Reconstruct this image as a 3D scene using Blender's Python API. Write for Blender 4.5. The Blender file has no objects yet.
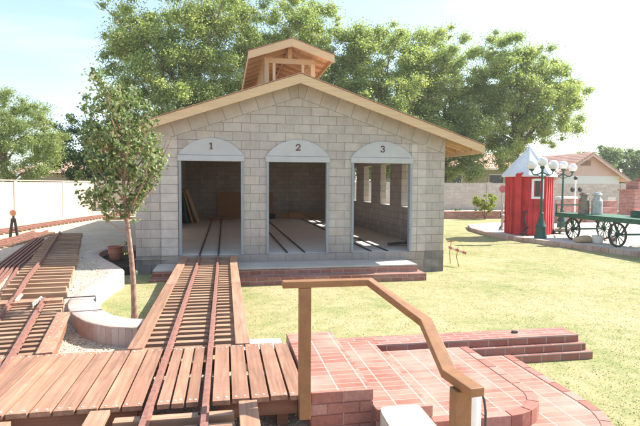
import bpy, bmesh, math, random
import numpy as np
from mathutils import Vector, Matrix
random.seed(7)
rng = np.random.default_rng(7)
R = math.radians
S = bpy.context.scene
C = S.collection

# ------------------------------------------------------------------ camera
yaw, pit, rol, CH, FPX = R(10.4), R(3.2), R(0.3), 2.17, 519.0
F = Vector((math.sin(yaw)*math.cos(pit), math.cos(yaw)*math.cos(pit), -math.sin(pit)))
Rt = Vector((math.cos(yaw), -math.sin(yaw), 0.0))
Up = Rt.cross(F)
Rr = math.cos(rol)*Rt + math.sin(rol)*Up
Ur = -math.sin(rol)*Rt + math.cos(rol)*Up
cd = bpy.data.cameras.new('camera'); cam = bpy.data.objects.new('camera', cd); C.objects.link(cam)
cd.sensor_width = 36; cd.lens = FPX/640*36; cd.clip_start = 0.05; cd.clip_end = 3000
m3 = Matrix((Rr, Ur, -F)).transposed()
cam.matrix_world = Matrix.Translation((0, 0, CH)) @ m3.to_4x4()
S.camera = cam

# ------------------------------------------------------------------ light
KX, KY = 1.05, 0.22                       # sun direction to the sun = (KX, KY, 1)
sun_el = math.atan(1/math.hypot(KX, KY)); sun_az = math.atan2(KX, KY)   # az clockwise from +Y
sd = bpy.data.lights.new('sun', 'SUN'); sd.energy = 4.1; sd.angle = R(0.53); sd.color = (1.0, 0.94, 0.84)
so = bpy.data.objects.new('sun', sd); C.objects.link(so); so.location = (30, 10, 40)
so.rotation_euler = Vector((-KX, -KY, -1)).to_track_quat('-Z', 'Y').to_euler()
W = bpy.data.worlds.new('World'); S.world = W; W.use_nodes = True
wn, wl = W.node_tree.nodes, W.node_tree.links
wn.clear()
sky = wn.new('ShaderNodeTexSky'); sky.sky_type = 'NISHITA'; sky.sun_disc = False
sky.sun_elevation = sun_el; sky.sun_rotation = sun_az
sky.air_density = 1.0; sky.dust_density = 1.2; sky.ozone_density = 1.0
tc = wn.new('ShaderNodeTexCoord'); mp = wn.new('ShaderNodeMapping'); mp.inputs['Scale'].default_value = (1.0, 1.6, 6.0)
mp.inputs['Rotation'].default_value = (0.0, 0.25, 0.3)
nz = wn.new('ShaderNodeTexNoise'); nz.inputs['Scale'].default_value = 1.7; nz.inputs['Detail'].default_value = 6; nz.inputs['Roughness'].default_value = 0.55
cr = wn.new('ShaderNodeValToRGB'); cr.color_ramp.elements[0].position = 0.48; cr.color_ramp.elements[1].position = 0.85
cr.color_ramp.elements[1].color = (0.62, 0.62, 0.62, 1); cr.color_ramp.elements[0].color = (0.10, 0.10, 0.10, 1)
mxc = wn.new('ShaderNodeMixRGB'); mxc.inputs[2].default_value = (6.4, 8.4, 9.0, 1)
bg = wn.new('ShaderNodeBackground'); bg.inputs['Strength'].default_value = 0.10
wo = wn.new('ShaderNodeOutputWorld')
wl.new(tc.outputs['Generated'], mp.inputs[0]); wl.new(mp.outputs[0], nz.inputs[0]); wl.new(nz.outputs[0], cr.inputs[0])
wl.new(cr.outputs[0], mxc.inputs[0]); wl.new(sky.outputs[0], mxc.inputs[1]); wl.new(mxc.outputs[0], bg.inputs[0]); wl.new(bg.outputs[0], wo.inputs[0])
S.view_settings.view_transform = 'Standard'; S.view_settings.look = 'None'
S.view_settings.exposure = 1.5; S.view_settings.gamma = 1; S.view_settings.use_curve_mapping = False
S.render.engine = 'CYCLES'
S.cycles.max_bounces = 10; S.cycles.transparent_max_bounces = 4; S.cycles.diffuse_bounces = 8
S.cycles.use_denoising = True

# ------------------------------------------------------------------ materials
class NT:
    def __init__(s, name, rough=0.8, spec=0.3, metal=0.0):
        s.m = bpy.data.materials.new(name); s.m.use_nodes = True
        s.n, s.l = s.m.node_tree.nodes, s.m.node_tree.links
        s.b = s.n['Principled BSDF']
        s.b.inputs['Roughness'].default_value = rough
        s.b.inputs['Specular IOR Level'].default_value = spec
        s.b.inputs['Metallic'].default_value = metal
        s.out = s.n['Material Output']
    def node(s, t, **kw):
        x = s.n.new(t)
        for k, v in kw.items(): setattr(x, k, v)
        return x
    def link(s, a, b): s.l.new(a, b)
    def noise(s, scale, detail=4, rough=0.55, vec=None, dist=0.0):
        x = s.node('ShaderNodeTexNoise'); x.inputs['Scale'].default_value = scale
        x.inputs['Detail'].default_value = detail; x.inputs['Roughness'].default_value = rough; x.inputs['Distortion'].default_value = dist
        if vec is not None: s.link(vec, x.inputs['Vector'])
        return x.outputs['Fac']
    def ramp(s, fac, stops):
        x = s.node('ShaderNodeValToRGB'); e = x.color_ramp.elements
        while len(e) < len(stops): e.new(0.5)
        for i, (p, c) in enumerate(stops):
            e[i].position = p; e[i].color = (*c, 1) if len(c) == 3 else c
        s.link(fac, x.inputs[0]); return x.outputs[0]
    def g(s, fac, lo, hi, a=0.0, b=1.0):
        x = s.node('ShaderNodeMapRange'); x.inputs[1].default_value = lo; x.inputs[2].default_value = hi
        x.inputs[3].default_value = a; x.inputs[4].default_value = b
        s.link(fac, x.inputs[0]); return x.outputs[0]
    def mix(s, fac, a, b, mode='MIX'):
        x = s.node('ShaderNodeMixRGB', blend_type=mode)
        for i, v in ((0, fac), (1, a), (2, b)):
            if hasattr(v, 'node'): s.link(v, x.inputs[i])
            elif i == 0: x.inputs[0].default_value = v
            else: x.inputs[i].default_value = (*v, 1)
        return x.outputs[0]
    def math(s, op, a, b=0.0):
        x = s.node('ShaderNodeMath', operation=op)
        for i, v in ((0, a), (1, b)):
            if hasattr(v, 'node'): s.link(v, x.inputs[i])
            else: x.inputs[i].default_value = v
        return x.outputs[0]
    def pos(s): return s.node('ShaderNodeNewGeometry').outputs['Position']
    def obj(s): return s.node('ShaderNodeTexCoord').outputs['Object']
    def island(s): return s.node('ShaderNodeNewGeometry').outputs['Random Per Island']
    def orand(s): return s.node('ShaderNodeObjectInfo').outputs['Random']
    def scale(s, vec, sc, rot=(0, 0, 0)):
        x = s.node('ShaderNodeMapping'); x.inputs['Scale'].default_value = sc; x.inputs['Rotation'].default_value = rot
        s.link(vec, x.inputs[0]); return x.outputs[0]
    def col(s, c):
        if hasattr(c, 'node'): s.link(c, s.b.inputs['Base Color'])
        else: s.b.inputs['Base Color'].default_value = (*c, 1)
    def bump(s, h, strength=0.4, dist=0.01):
        x = s.node('ShaderNodeBump'); x.inputs['Strength'].default_value = strength; x.inputs['Distance'].default_value = dist
        s.link(h, x.inputs['Height']); s.link(x.outputs[0], s.b.inputs['Normal'])

def mul3(c, k): return tuple(min(1, v*k) for v in c)

def plain(name, c, rough=0.7, spec=0.3, metal=0.0, var=0.12, nscale=6.0, bump=0.15):
    t = NT(name, rough, spec, metal)
    n = t.noise(nscale, 6, 0.6, t.pos())
    t.col(t.mix(t.g(n, 0.3, 0.7), mul3(c, 1-var), mul3(c, 1+var)))
    n2 = t.noise(nscale*12, 3, 0.6, t.pos()); t.bump(n2, bump, 0.004)
    return t.m

def wood(name, c, axis='y', var=0.22, rough=0.75, grey=0.0, stain=0.3):
    t = NT(name, rough, 0.25)
    v = t.obj(); k = {'x': (1.2, 22, 22), 'y': (22, 1.2, 22), 'z': (22, 22, 1.2)}[axis]
    isl = t.island(); orn = t.orand()
    off = t.node('ShaderNodeVectorMath', operation='ADD'); t.link(t.scale(v, k), off.inputs[0])
    cmb = t.node('ShaderNodeCombineXYZ'); r1 = t.math('MULTIPLY', t.math('ADD', isl, orn), 37.0)
    for i in range(3): t.link(r1, cmb.inputs[i])
    t.link(cmb.outputs[0], off.inputs[1])
    gr = t.noise(1.0, 6, 0.62, off.outputs[0], 0.6)
    base = t.mix(t.g(gr, 0.32, 0.68), mul3(c, 1-var*1.4), mul3(c, 1+var*0.7))
    rr = t.math('FRACT', t.math('ADD', isl, orn))
    base = t.mix(0.75, base, t.ramp(rr, [(0, (0.72, 0.66, 0.62)), (0.5, (1, 1, 1)), (1, (1.16, 1.12, 1.05))]), 'MULTIPLY')
    big = t.noise(3.0, 5, 0.6, t.pos())
    base = t.mix(t.g(big, 0.45, 0.75, 0, stain), base, mul3(c, 0.42))
    kn = t.node('ShaderNodeTexVoronoi'); kn.inputs['Scale'].default_value = 0.28; t.link(off.outputs[0], kn.inputs['Vector'])
    base = t.mix(t.g(kn.outputs['Distance'], 0.10, 0.03, 0, 0.55), base, mul3(c, 0.3))
    t.col(base); t.bump(gr, 0.35, 0.004)
    return t.m

def bricky(name, c1, c2, mortar, bw, bh, ms=0.01, offset=0.5, u='xy', ang=0.0, bias=0.0, noise_amt=0.25, bump=0.6, shift=(0, 0), third=None, stain=None, rough=0.85, lines=None, grime=None):
    """coursed masonry mapped from world position: vertical faces take (x+y, z), flat faces take (x, y)"""
    t = NT(name, rough, 0.2)
    g = t.node('ShaderNodeNewGeometry'); sp = t.node('ShaderNodeSeparateXYZ'); t.link(g.outputs['Position'], sp.inputs[0])
    sn = t.node('ShaderNodeSeparateXYZ'); t.link(g.outputs['Normal'], sn.inputs[0])
    cmb = t.node('ShaderNodeCombineXYZ')
    if ang == 0.0:
        t.link(t.math('ADD', t.math('ADD', sp.outputs[0], sp.outputs[1]), shift[0]), cmb.inputs[0])
        t.link(t.math('ADD', sp.outputs[2], shift[1]), cmb.inputs[1])
        vert = cmb.outputs[0]
        c2b = t.node('ShaderNodeCombineXYZ')
        t.link(t.math('ADD', sp.outputs[0], shift[0]), c2b.inputs[0]); t.link(sp.outputs[1], c2b.inputs[1])
        mv = t.node('ShaderNodeMix', data_type='VECTOR')
        t.link(t.math('GREATER_THAN', t.math('ABSOLUTE', sn.outputs[2]), 0.7), mv.inputs[0])
        t.link(vert, mv.inputs[4]); t.link(c2b.outputs[0], mv.inputs[5])
        vec = mv.outputs[1]
    else:
        ca, sa = math.cos(ang), math.sin(ang)
        uu = t.math('ADD', t.math('MULTIPLY', sp.outputs[0], ca), t.math('MULTIPLY', sp.outputs[2], sa))
        vv = t.math('ADD', t.math('MULTIPLY', sp.outputs[0], -sa), t.math('MULTIPLY', sp.outputs[2], ca))
        t.link(t.math('ADD', uu, shift[0]), cmb.inputs[0]); t.link(t.math('ADD', vv, shift[1]), cmb.inputs[1]); vec = cmb.outputs[0]
    b = t.node('ShaderNodeTexBrick'); b.offset = offset; b.offset_frequency = 2; b.squash = 1.0
    b.inputs['Scale'].default_value = 1.0; b.inputs['Brick Width'].default_value = bw; b.inputs['Row Height'].default_value = bh
    b.inputs['Mortar Size'].default_value = ms; b.inputs['Mortar Smooth'].default_value = 0.25; b.inputs['Bias'].default_value = bias
    b.inputs['Color1'].default_value = (0, 0, 0, 1); b.inputs['Color2'].default_value = (1, 1, 1, 1); b.inputs['Mortar'].default_value = (0.5, 0.5, 0.5, 1)
    wob = t.node('ShaderNodeTexNoise'); wob.inputs['Scale'].default_value = 6.0; t.link(g.outputs['Position'], wob.inputs['Vector'])
    wm = t.node('ShaderNodeVectorMath', operation='MULTIPLY_ADD'); t.link(wob.outputs['Color'], wm.inputs[0])
    wm.inputs[1].default_value = (ms*0.5,)*3; t.link(vec, wm.inputs[2]); t.link(wm.outputs[0], b.inputs['Vector'])
    rnd = b.outputs['Color']
    stops = [(0.0, c1), (0.55, mul3([(p+q)/2 for p, q in zip(c1, c2)], 1.0)), (0.85, c2)]
    if third: stops.append((0.97, third))
    face = t.ramp(rnd, stops)
    n = t.noise(5.0, 6, 0.6, g.outputs['Position']); n2 = t.noise(70.0, 3, 0.6, g.outputs['Position'])
    face = t.mix(noise_amt, face, t.ramp(n, [(0.3, (0.55, 0.55, 0.55)), (0.7, (1.35, 1.35, 1.35))]), 'MULTIPLY')
    face = t.mix(0.3, face, t.ramp(n2, [(0.3, (0.7, 0.7, 0.7)), (0.7, (1.25, 1.25, 1.25))]), 'MULTIPLY')
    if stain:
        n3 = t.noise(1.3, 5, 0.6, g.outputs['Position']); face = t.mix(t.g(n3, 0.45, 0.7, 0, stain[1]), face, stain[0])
    out_c = t.mix(b.outputs['Fac'], face, mortar)
    if grime:
        gz_ = t.math('ADD', sp.outputs[2], t.math('MULTIPLY', t.noise(2.2, 5, 0.65, g.outputs['Position']), -0.9))
        out_c = t.mix(t.g(gz_, grime, -0.25, 0, 0.55), out_c, (0.16, 0.13, 0.11))
        st_ = t.noise(1.0, 5, 0.6, t.scale(g.outputs['Position'], (5, 5, 0.5)))
        out_c = t.mix(t.g(st_, 0.52, 0.75, 0, 0.35), out_c, (0.24, 0.20, 0.18))
    if lines:
        b2 = t.node('ShaderNodeTexBrick'); b2.offset = 0.0; b2.inputs['Scale'].default_value = 1.0; b2.inputs['Brick Width'].default_value = bw; b2.inputs['Row Height'].default_value = 40.0
        b2.inputs['Mortar Size'].default_value = ms*0.9; b2.inputs['Mortar Smooth'].default_value = 0.4; t.link(wm.outputs[0], b2.inputs['Vector'])
        out_c = t.mix(t.math('MULTIPLY', b2.outputs['Fac'], 0.9), out_c, lines)
    t.col(out_c)
    h = t.math('ADD', t.math('MULTIPLY', b.outputs['Fac'], -1.0), t.math('MULTIPLY', n2, 0.35))
    t.bump(h, bump, 0.008)
    return t.m

M = {}
BL1, BL2, MORT = (0.405, 0.36, 0.33), (0.475, 0.42, 0.385), (0.27, 0.24, 0.22)
M['block'] = bricky('concrete_block', BL1, BL2, MORT, 0.406, 0.203, 0.007, third=(0.47, 0.40, 0.345), shift=(0.05, -0.115+0.203), noise_amt=0.22, bump=0.8, grime=0.7)
M['block_stack'] = bricky('stacked_block', (0.47, 0.42, 0.385), (0.53, 0.475, 0.44), MORT, 0.38, 0.203, 0.007, offset=0.0, shift=(1.42-12.14+0.38*30, 0.088), noise_amt=0.3)
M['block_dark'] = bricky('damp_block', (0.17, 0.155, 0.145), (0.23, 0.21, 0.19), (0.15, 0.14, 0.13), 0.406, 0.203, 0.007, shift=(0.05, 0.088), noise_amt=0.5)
SL = math.atan(0.34)
M['rake_r'] = bricky('raking_block_falling', BL1, BL2, MORT, 0.40, 0.39, 0.008, offset=0.0, ang=-SL, shift=(0, 0.17))
M['rake_l'] = bricky('raking_block_rising', BL1, BL2, MORT, 0.40, 0.39, 0.008, offset=0.0, ang=SL, shift=(0, 0.094))
M['fence_block'] = bricky('garden_wall_block', (0.47, 0.40, 0.34), (0.55, 0.475, 0.41), (0.40, 0.34, 0.29), 0.406, 0.203, 0.008, noise_amt=0.35, bump=0.4)
M['stucco'] = plain('pale_wall_render', (0.50, 0.42, 0.335), 0.9, 0.1, var=0.07, nscale=1.2)
BR1, BR2 = (0.25, 0.09, 0.068), (0.34, 0.155, 0.12)
M['brick'] = bricky('red_brick', BR1, BR2, (0.34, 0.28, 0.25), 0.26, 0.092, 0.008, stain=((0.42, 0.31, 0.27), 0.3), shift=(0.02, 0.0))
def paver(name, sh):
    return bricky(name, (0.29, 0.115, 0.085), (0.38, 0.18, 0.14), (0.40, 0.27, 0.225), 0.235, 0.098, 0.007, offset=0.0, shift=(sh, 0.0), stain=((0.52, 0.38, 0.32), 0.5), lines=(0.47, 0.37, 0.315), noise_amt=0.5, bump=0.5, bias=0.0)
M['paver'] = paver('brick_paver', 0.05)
M['brick_far'] = bricky('far_red_brick', (0.36, 0.14, 0.11), (0.48, 0.24, 0.19), (0.45, 0.36, 0.32), 0.24, 0.09, 0.008)
M['concrete'] = plain('concrete', (0.42, 0.39, 0.36), 0.9, 0.15, var=0.12, nscale=1.6)
M['concrete_in'] = plain('shed_floor_concrete', (0.62, 0.60, 0.57), 0.75, 0.25, var=0.1, nscale=1.1)
M['pad'] = plain('pale_paving', (0.58, 0.52, 0.46), 0.9, 0.15, var=0.1, nscale=1.0)
M['deckwood'] = wood('redwood_decking', (0.37, 0.205, 0.14), 'y', 0.26, stain=0.45)
M['sidewood'] = wood('weathered_side_plank', (0.37, 0.215, 0.145), 'y', 0.25, stain=0.35)
M['tiewood'] = wood('tie_timber', (0.39, 0.245, 0.165), 'x', 0.25, stain=0.4)
M['beamwood'] = wood('beam_timber', (0.24, 0.12, 0.08), 'x', 0.2)
M['newwood_x'] = wood('new_pine_across', (0.60, 0.43, 0.27), 'x', 0.1, stain=0.05)
M['newwood_y'] = wood('new_pine_along', (0.60, 0.42, 0.26), 'y', 0.1, stain=0.05)
M['newwood_z'] = wood('new_pine_upright', (0.62, 0.46, 0.31), 'z', 0.1, stain=0.05)
M['osb'] = wood('roof_board', (0.68, 0.48, 0.31), 'y', 0.18, stain=0.1)
M['ply'] = wood('plywood', (0.50, 0.27, 0.12), 'x', 0.1, stain=0.05)
M['rail'] = plain('rusty_rail', (0.24, 0.115, 0.09), 0.75, 0.3, var=0.3, nscale=25, bump=0.4)
M['raildark'] = plain('dark_rail', (0.06, 0.055, 0.055), 0.6, 0.4)
M['screw'] = plain('screw_head', (0.62, 0.56, 0.50), 0.5, 0.5)
M['railpaint'] = plain('brown_painted_steel', (0.25, 0.118, 0.05), 0.5, 0.4, var=0.16, nscale=14, bump=0.3)
M['bluegrey'] = plain('pale_blue_grey_paint', (0.44, 0.44, 0.45), 0.7, 0.25, var=0.07, nscale=3)
M['jamb'] = plain('blue_grey_jamb_paint', (0.28, 0.305, 0.33), 0.7, 0.25, var=0.08, nscale=3)
M['numeral'] = plain('dark_red_lettering', (0.11, 0.05, 0.055), 0.6)
M['white'] = plain('white_paint', (0.80, 0.79, 0.76), 0.6, 0.3, var=0.04)
M['paleblock'] = bricky('pale_block', (0.50, 0.44, 0.38), (0.58, 0.51, 0.44), (0.40, 0.33, 0.28), 0.62, 0.14, 0.004, offset=0.0, noise_amt=0.5, bump=0.8, stain=((0.45, 0.36, 0.29), 0.5))
M['cream'] = plain('cream_white_paint', (0.80, 0.76, 0.70), 0.7, 0.2, var=0.04)
M['red'] = plain('red_painted_board', (0.52, 0.045, 0.045), 0.65, 0.3, var=0.25, nscale=2.5)
M['hutroof'] = plain('pale_grey_roof_sheet', (0.70, 0.71, 0.73), 0.5, 0.4, var=0.08, nscale=2)
M['dgreen'] = plain('dark_green_cast_iron', (0.02, 0.085, 0.065), 0.4, 0.5, var=0.2)
M['wgreen'] = plain('worn_green_wagon_paint', (0.055, 0.13, 0.085), 0.7, 0.3, var=0.3, nscale=8)
M['iron'] = plain('dark_iron', (0.05, 0.045, 0.045), 0.6, 0.4, var=0.3)
M['galv'] = plain('galvanised_metal', (0.42, 0.43, 0.42), 0.5, 0.4, metal=0.2, var=0.25, nscale=8)
M['canrust'] = plain('dull_brown_metal', (0.25, 0.20, 0.16), 0.6, 0.4, metal=0.2, var=0.35, nscale=8)
M['glass'] = plain('dark_window_glass', (0.03, 0.035, 0.035), 0.1, 0.6, var=0.05, bump=0)
M['orange'] = plain('orange_disc_paint', (0.62, 0.27, 0.15), 0.6)
M['pinkred'] = plain('faded_red_paint', (0.42, 0.15, 0.16), 0.6)
M['terracotta'] = plain('terracotta', (0.38, 0.16, 0.11), 0.85, 0.15, var=0.15)
M['soil'] = plain('dark_soil', (0.06, 0.05, 0.035), 1.0, 0.1, var=0.3)
M['greenboard'] = plain('green_board', (0.02, 0.13, 0.07), 0.7)
M['sack'] = plain('tan_sacking', (0.50, 0.37, 0.24), 0.95, 0.1, var=0.2, nscale=10)
M['rust'] = plain('thin_rusty_steel', (0.34, 0.17, 0.10), 0.8, 0.2)
M['pink_stucco'] = plain('pink_house_render', (0.66, 0.46, 0.41), 0.9, 0.1, var=0.04, nscale=0.6)
M['white_stucco'] = plain('white_house_render', (0.72, 0.70, 0.70), 0.9, 0.1, var=0.03, nscale=0.6)
M['tan_stucco'] = plain('tan_house_render', (0.45, 0.36, 0.28), 0.9, 0.1, var=0.05, nscale=0.6)
M['stripes'] = plain('red_striped_bar', (0.35, 0.16, 0.12), 0.7)
M['vent'] = plain('brown_vent', (0.30, 0.18, 0.13), 0.8)
t = NT('roof_tiles', 0.85, 0.2)
wv = t.node('ShaderNodeTexWave'); wv.inputs['Scale'].default_value = 1.1; wv.inputs['Distortion'].default_value = 0.3; t.link(t.pos(), wv.inputs['Vector'])
nn = t.noise(0.9, 5, 0.6, t.pos())
t.col(t.mix(0.5, t.ramp(wv.outputs['Fac'], [(0, (0.42, 0.22, 0.16)), (1, (0.60, 0.36, 0.28))]), t.ramp(nn, [(0.3, (0.40, 0.22, 0.17)), (0.7, (0.62, 0.42, 0.34))])))
t.bump(wv.outputs['Fac'], 0.6, 0.05); M['tiles'] = t.m
t = NT('shingle_top', 0.9, 0.15); nn = t.noise(6, 4, 0.6, t.pos()); t.col(t.ramp(nn, [(0.3, (0.30, 0.17, 0.12)), (0.7, (0.42, 0.26, 0.19))])); M['rooftop'] = t.m
# lawn
def lawn_colour(t):
    p = t.pos(); a = t.noise(0.55, 5, 0.6, p); b = t.noise(3.5, 5, 0.65, p); c = t.noise(45.0, 3, 0.6, p)
    base = t.ramp(a, [(0.36, (0.20, 0.235, 0.09)), (0.5, (0.32, 0.295, 0.155)), (0.62, (0.405, 0.335, 0.205))])
    base = t.mix(0.45, base, t.ramp(b, [(0.36, (0.20, 0.23, 0.09)), (0.5, (0.315, 0.285, 0.15)), (0.62, (0.41, 0.345, 0.21))]))
    return base, c
t = NT('lawn_ground', 0.95, 0.1); base, c = lawn_colour(t)
t.col(t.mix(0.6, base, t.ramp(c, [(0.3, (0.8, 0.82, 0.75)), (0.7, (1.15, 1.15, 1.1))]), 'MULTIPLY')); m_ = t.noise(11.0, 6, 0.65, t.pos()); t.bump(t.math('ADD', t.math('MULTIPLY', m_, 2.0), c), 0.35, 0.02); M['lawn'] = t.m
t = NT('grass_blade', 0.8, 0.15); base, c = lawn_colour(t)
t.col(t.mix(0.7, base, t.ramp(t.island(), [(0, (0.85, 0.95, 0.75)), (0.5, (1.0, 1.0, 0.95)), (1, (1.25, 1.2, 1.15))]), 'MULTIPLY'))
gn = t.node('ShaderNodeNewGeometry'); va = t.node('ShaderNodeVectorMath', operation='MULTIPLY_ADD'); t.link(gn.outputs['Normal'], va.inputs[0]); va.inputs[1].default_value = (0.3,)*3; va.inputs[2].default_value = (0, 0, 0.7)
vn = t.node('ShaderNodeVectorMath', operation='NORMALIZE'); t.link(va.outputs[0], vn.inputs[0]); t.link(vn.outputs[0], t.b.inputs['Normal'])
tr = t.node('ShaderNodeBsdfTranslucent'); t.link(base, tr.inputs[0]); t.link(vn.outputs[0], tr.inputs['Normal'])
ms_ = t.node('ShaderNodeMixShader'); ms_.inputs[0].default_value = 0.3; t.link(t.b.outputs[0], ms_.inputs[1]); t.link(tr.outputs[0], ms_.inputs[2]); t.link(ms_.outputs[0], t.out.inputs[0])
M['blade'] = t.m
t = NT('gravel_ground', 0.95, 0.1); p = t.pos()
v1 = t.node('ShaderNodeTexVoronoi'); v1.inputs['Scale'].default_value = 55; t.link(p, v1.inputs['Vector'])
n = t.noise(1.5, 5, 0.6, p)
g_ = t.mix(0.65, t.ramp(n, [(0.3, (0.50, 0.42, 0.33)), (0.7, (0.60, 0.52, 0.42))]), t.ramp(v1.outputs['Color'], [(0.1, (0.55, 0.5, 0.45)), (0.9, (1.3, 1.25, 1.2))]), 'MULTIPLY')
t.col(g_); t.bump(v1.outputs['Distance'], 0.7, 0.015); M['gravel'] = t.m
t = NT('gravel_stone', 0.9, 0.15); t.col(t.ramp(t.island(), [(0, (0.30, 0.25, 0.20)), (0.5, (0.54, 0.46, 0.37)), (1, (0.70, 0.63, 0.54))])); M['stone'] = t.m
M['curbcap'] = plain('pale_pink_cap', (0.52, 0.40, 0.345), 0.9, 0.1, var=0.16, nscale=4, bump=0.5)
t = NT('curb_brick', 0.9, 0.15); n = t.noise(30, 4, 0.6, t.pos())
side = t.mix(0.4, t.ramp(t.island(), [(0, (0.36, 0.19, 0.155)), (0.5, (0.45, 0.30, 0.25)), (1, (0.52, 0.40, 0.35))]), t.ramp(n, [(0.3, (0.6, 0.6, 0.6)), (0.7, (1.3, 1.3, 1.3))]), 'MULTIPLY')
wear = t.noise(2.0, 5, 0.6, t.pos()); side = t.mix(t.g(wear, 0.4, 0.62, 0.15, 0.75), side, (0.55, 0.45, 0.40))
t.col(side); t.bump(n, 0.4, 0.005); M['curb'] = t.m

def leafmat(name, stops, transl=0.35, rough=0.55):
    t = NT(name, rough, 0.35); c = t.ramp(t.island(), stops)
    n = t.noise(0.45, 3, 0.6, t.pos()); c = t.mix(0.5, c, t.ramp(n, [(0.35, (0.72, 0.85, 0.7)), (0.65, (1.25, 1.15, 1.1))]), 'MULTIPLY')
    t.col(c); tr = t.node('ShaderNodeBsdfTranslucent'); t.link(t.mix(1.0, c, (1.25, 1.35, 0.7), 'MULTIPLY'), tr.inputs[0])
    ms = t.node('ShaderNodeMixShader'); ms.inputs[0].default_value = transl
    t.link(t.b.outputs[0], ms.inputs[1]); t.link(tr.outputs[0], ms.inputs[2]); t.link(ms.outputs[0], t.out.inputs[0])
    return t.m
M['leaf_cotton'] = leafmat('cottonwood_leaf', [(0, (0.19, 0.24, 0.10)), (0.5, (0.34, 0.39, 0.165)), (1, (0.52, 0.54, 0.27))], 0.5)
M['leaf_pear'] = leafmat('pear_leaf', [(0, (0.10, 0.15, 0.07)), (0.5, (0.20, 0.25, 0.125)), (0.85, (0.32, 0.36, 0.21)), (0.97, (0.38, 0.32, 0.19))])
M['leaf_light'] = leafmat('pale_green_leaf', [(0, (0.18, 0.23, 0.09)), (1, (0.36, 0.40, 0.18))])
M['leaf_dark'] = leafmat('dark_green_leaf', [(0, (0.04, 0.085, 0.03)), (1, (0.11, 0.17, 0.06))])
M['leaf_grey'] = leafmat('grey_green_leaf', [(0, (0.13, 0.18, 0.09)), (1, (0.27, 0.32, 0.18))])
M['leaf_bush'] = leafmat('yellow_green_leaf', [(0, (0.18, 0.24, 0.03)), (1, (0.40, 0.42, 0.08))])
M['bark'] = plain('grey_brown_bark', (0.16, 0.12, 0.09), 0.95, 0.1, var=0.35, nscale=14, bump=0.8)
M['bark_red'] = plain('reddish_brown_bark', (0.33, 0.205, 0.16), 0.9, 0.15, var=0.4, nscale=18, bump=0.8)

# ------------------------------------------------------------------ builders
def world_loc(o):
    v = Vector((0, 0, 0))
    while o is not None: v = v + o.location; o = o.parent
    return v
def tag(o, label=None, cat=None, group=None, kind=None):
    if label: o['label'] = label
    if cat: o['category'] = cat
    if group: o['group'] = group
    if kind: o['kind'] = kind
    return o
def thing(name, loc, label, cat, group=None, rz=0.0):
    o = bpy.data.objects.new(name, None); C.objects.link(o); o.location = loc; o.rotation_euler = (0, 0, rz)
    o.empty_display_size = 0.2
    return tag(o, label, cat, group)

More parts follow.
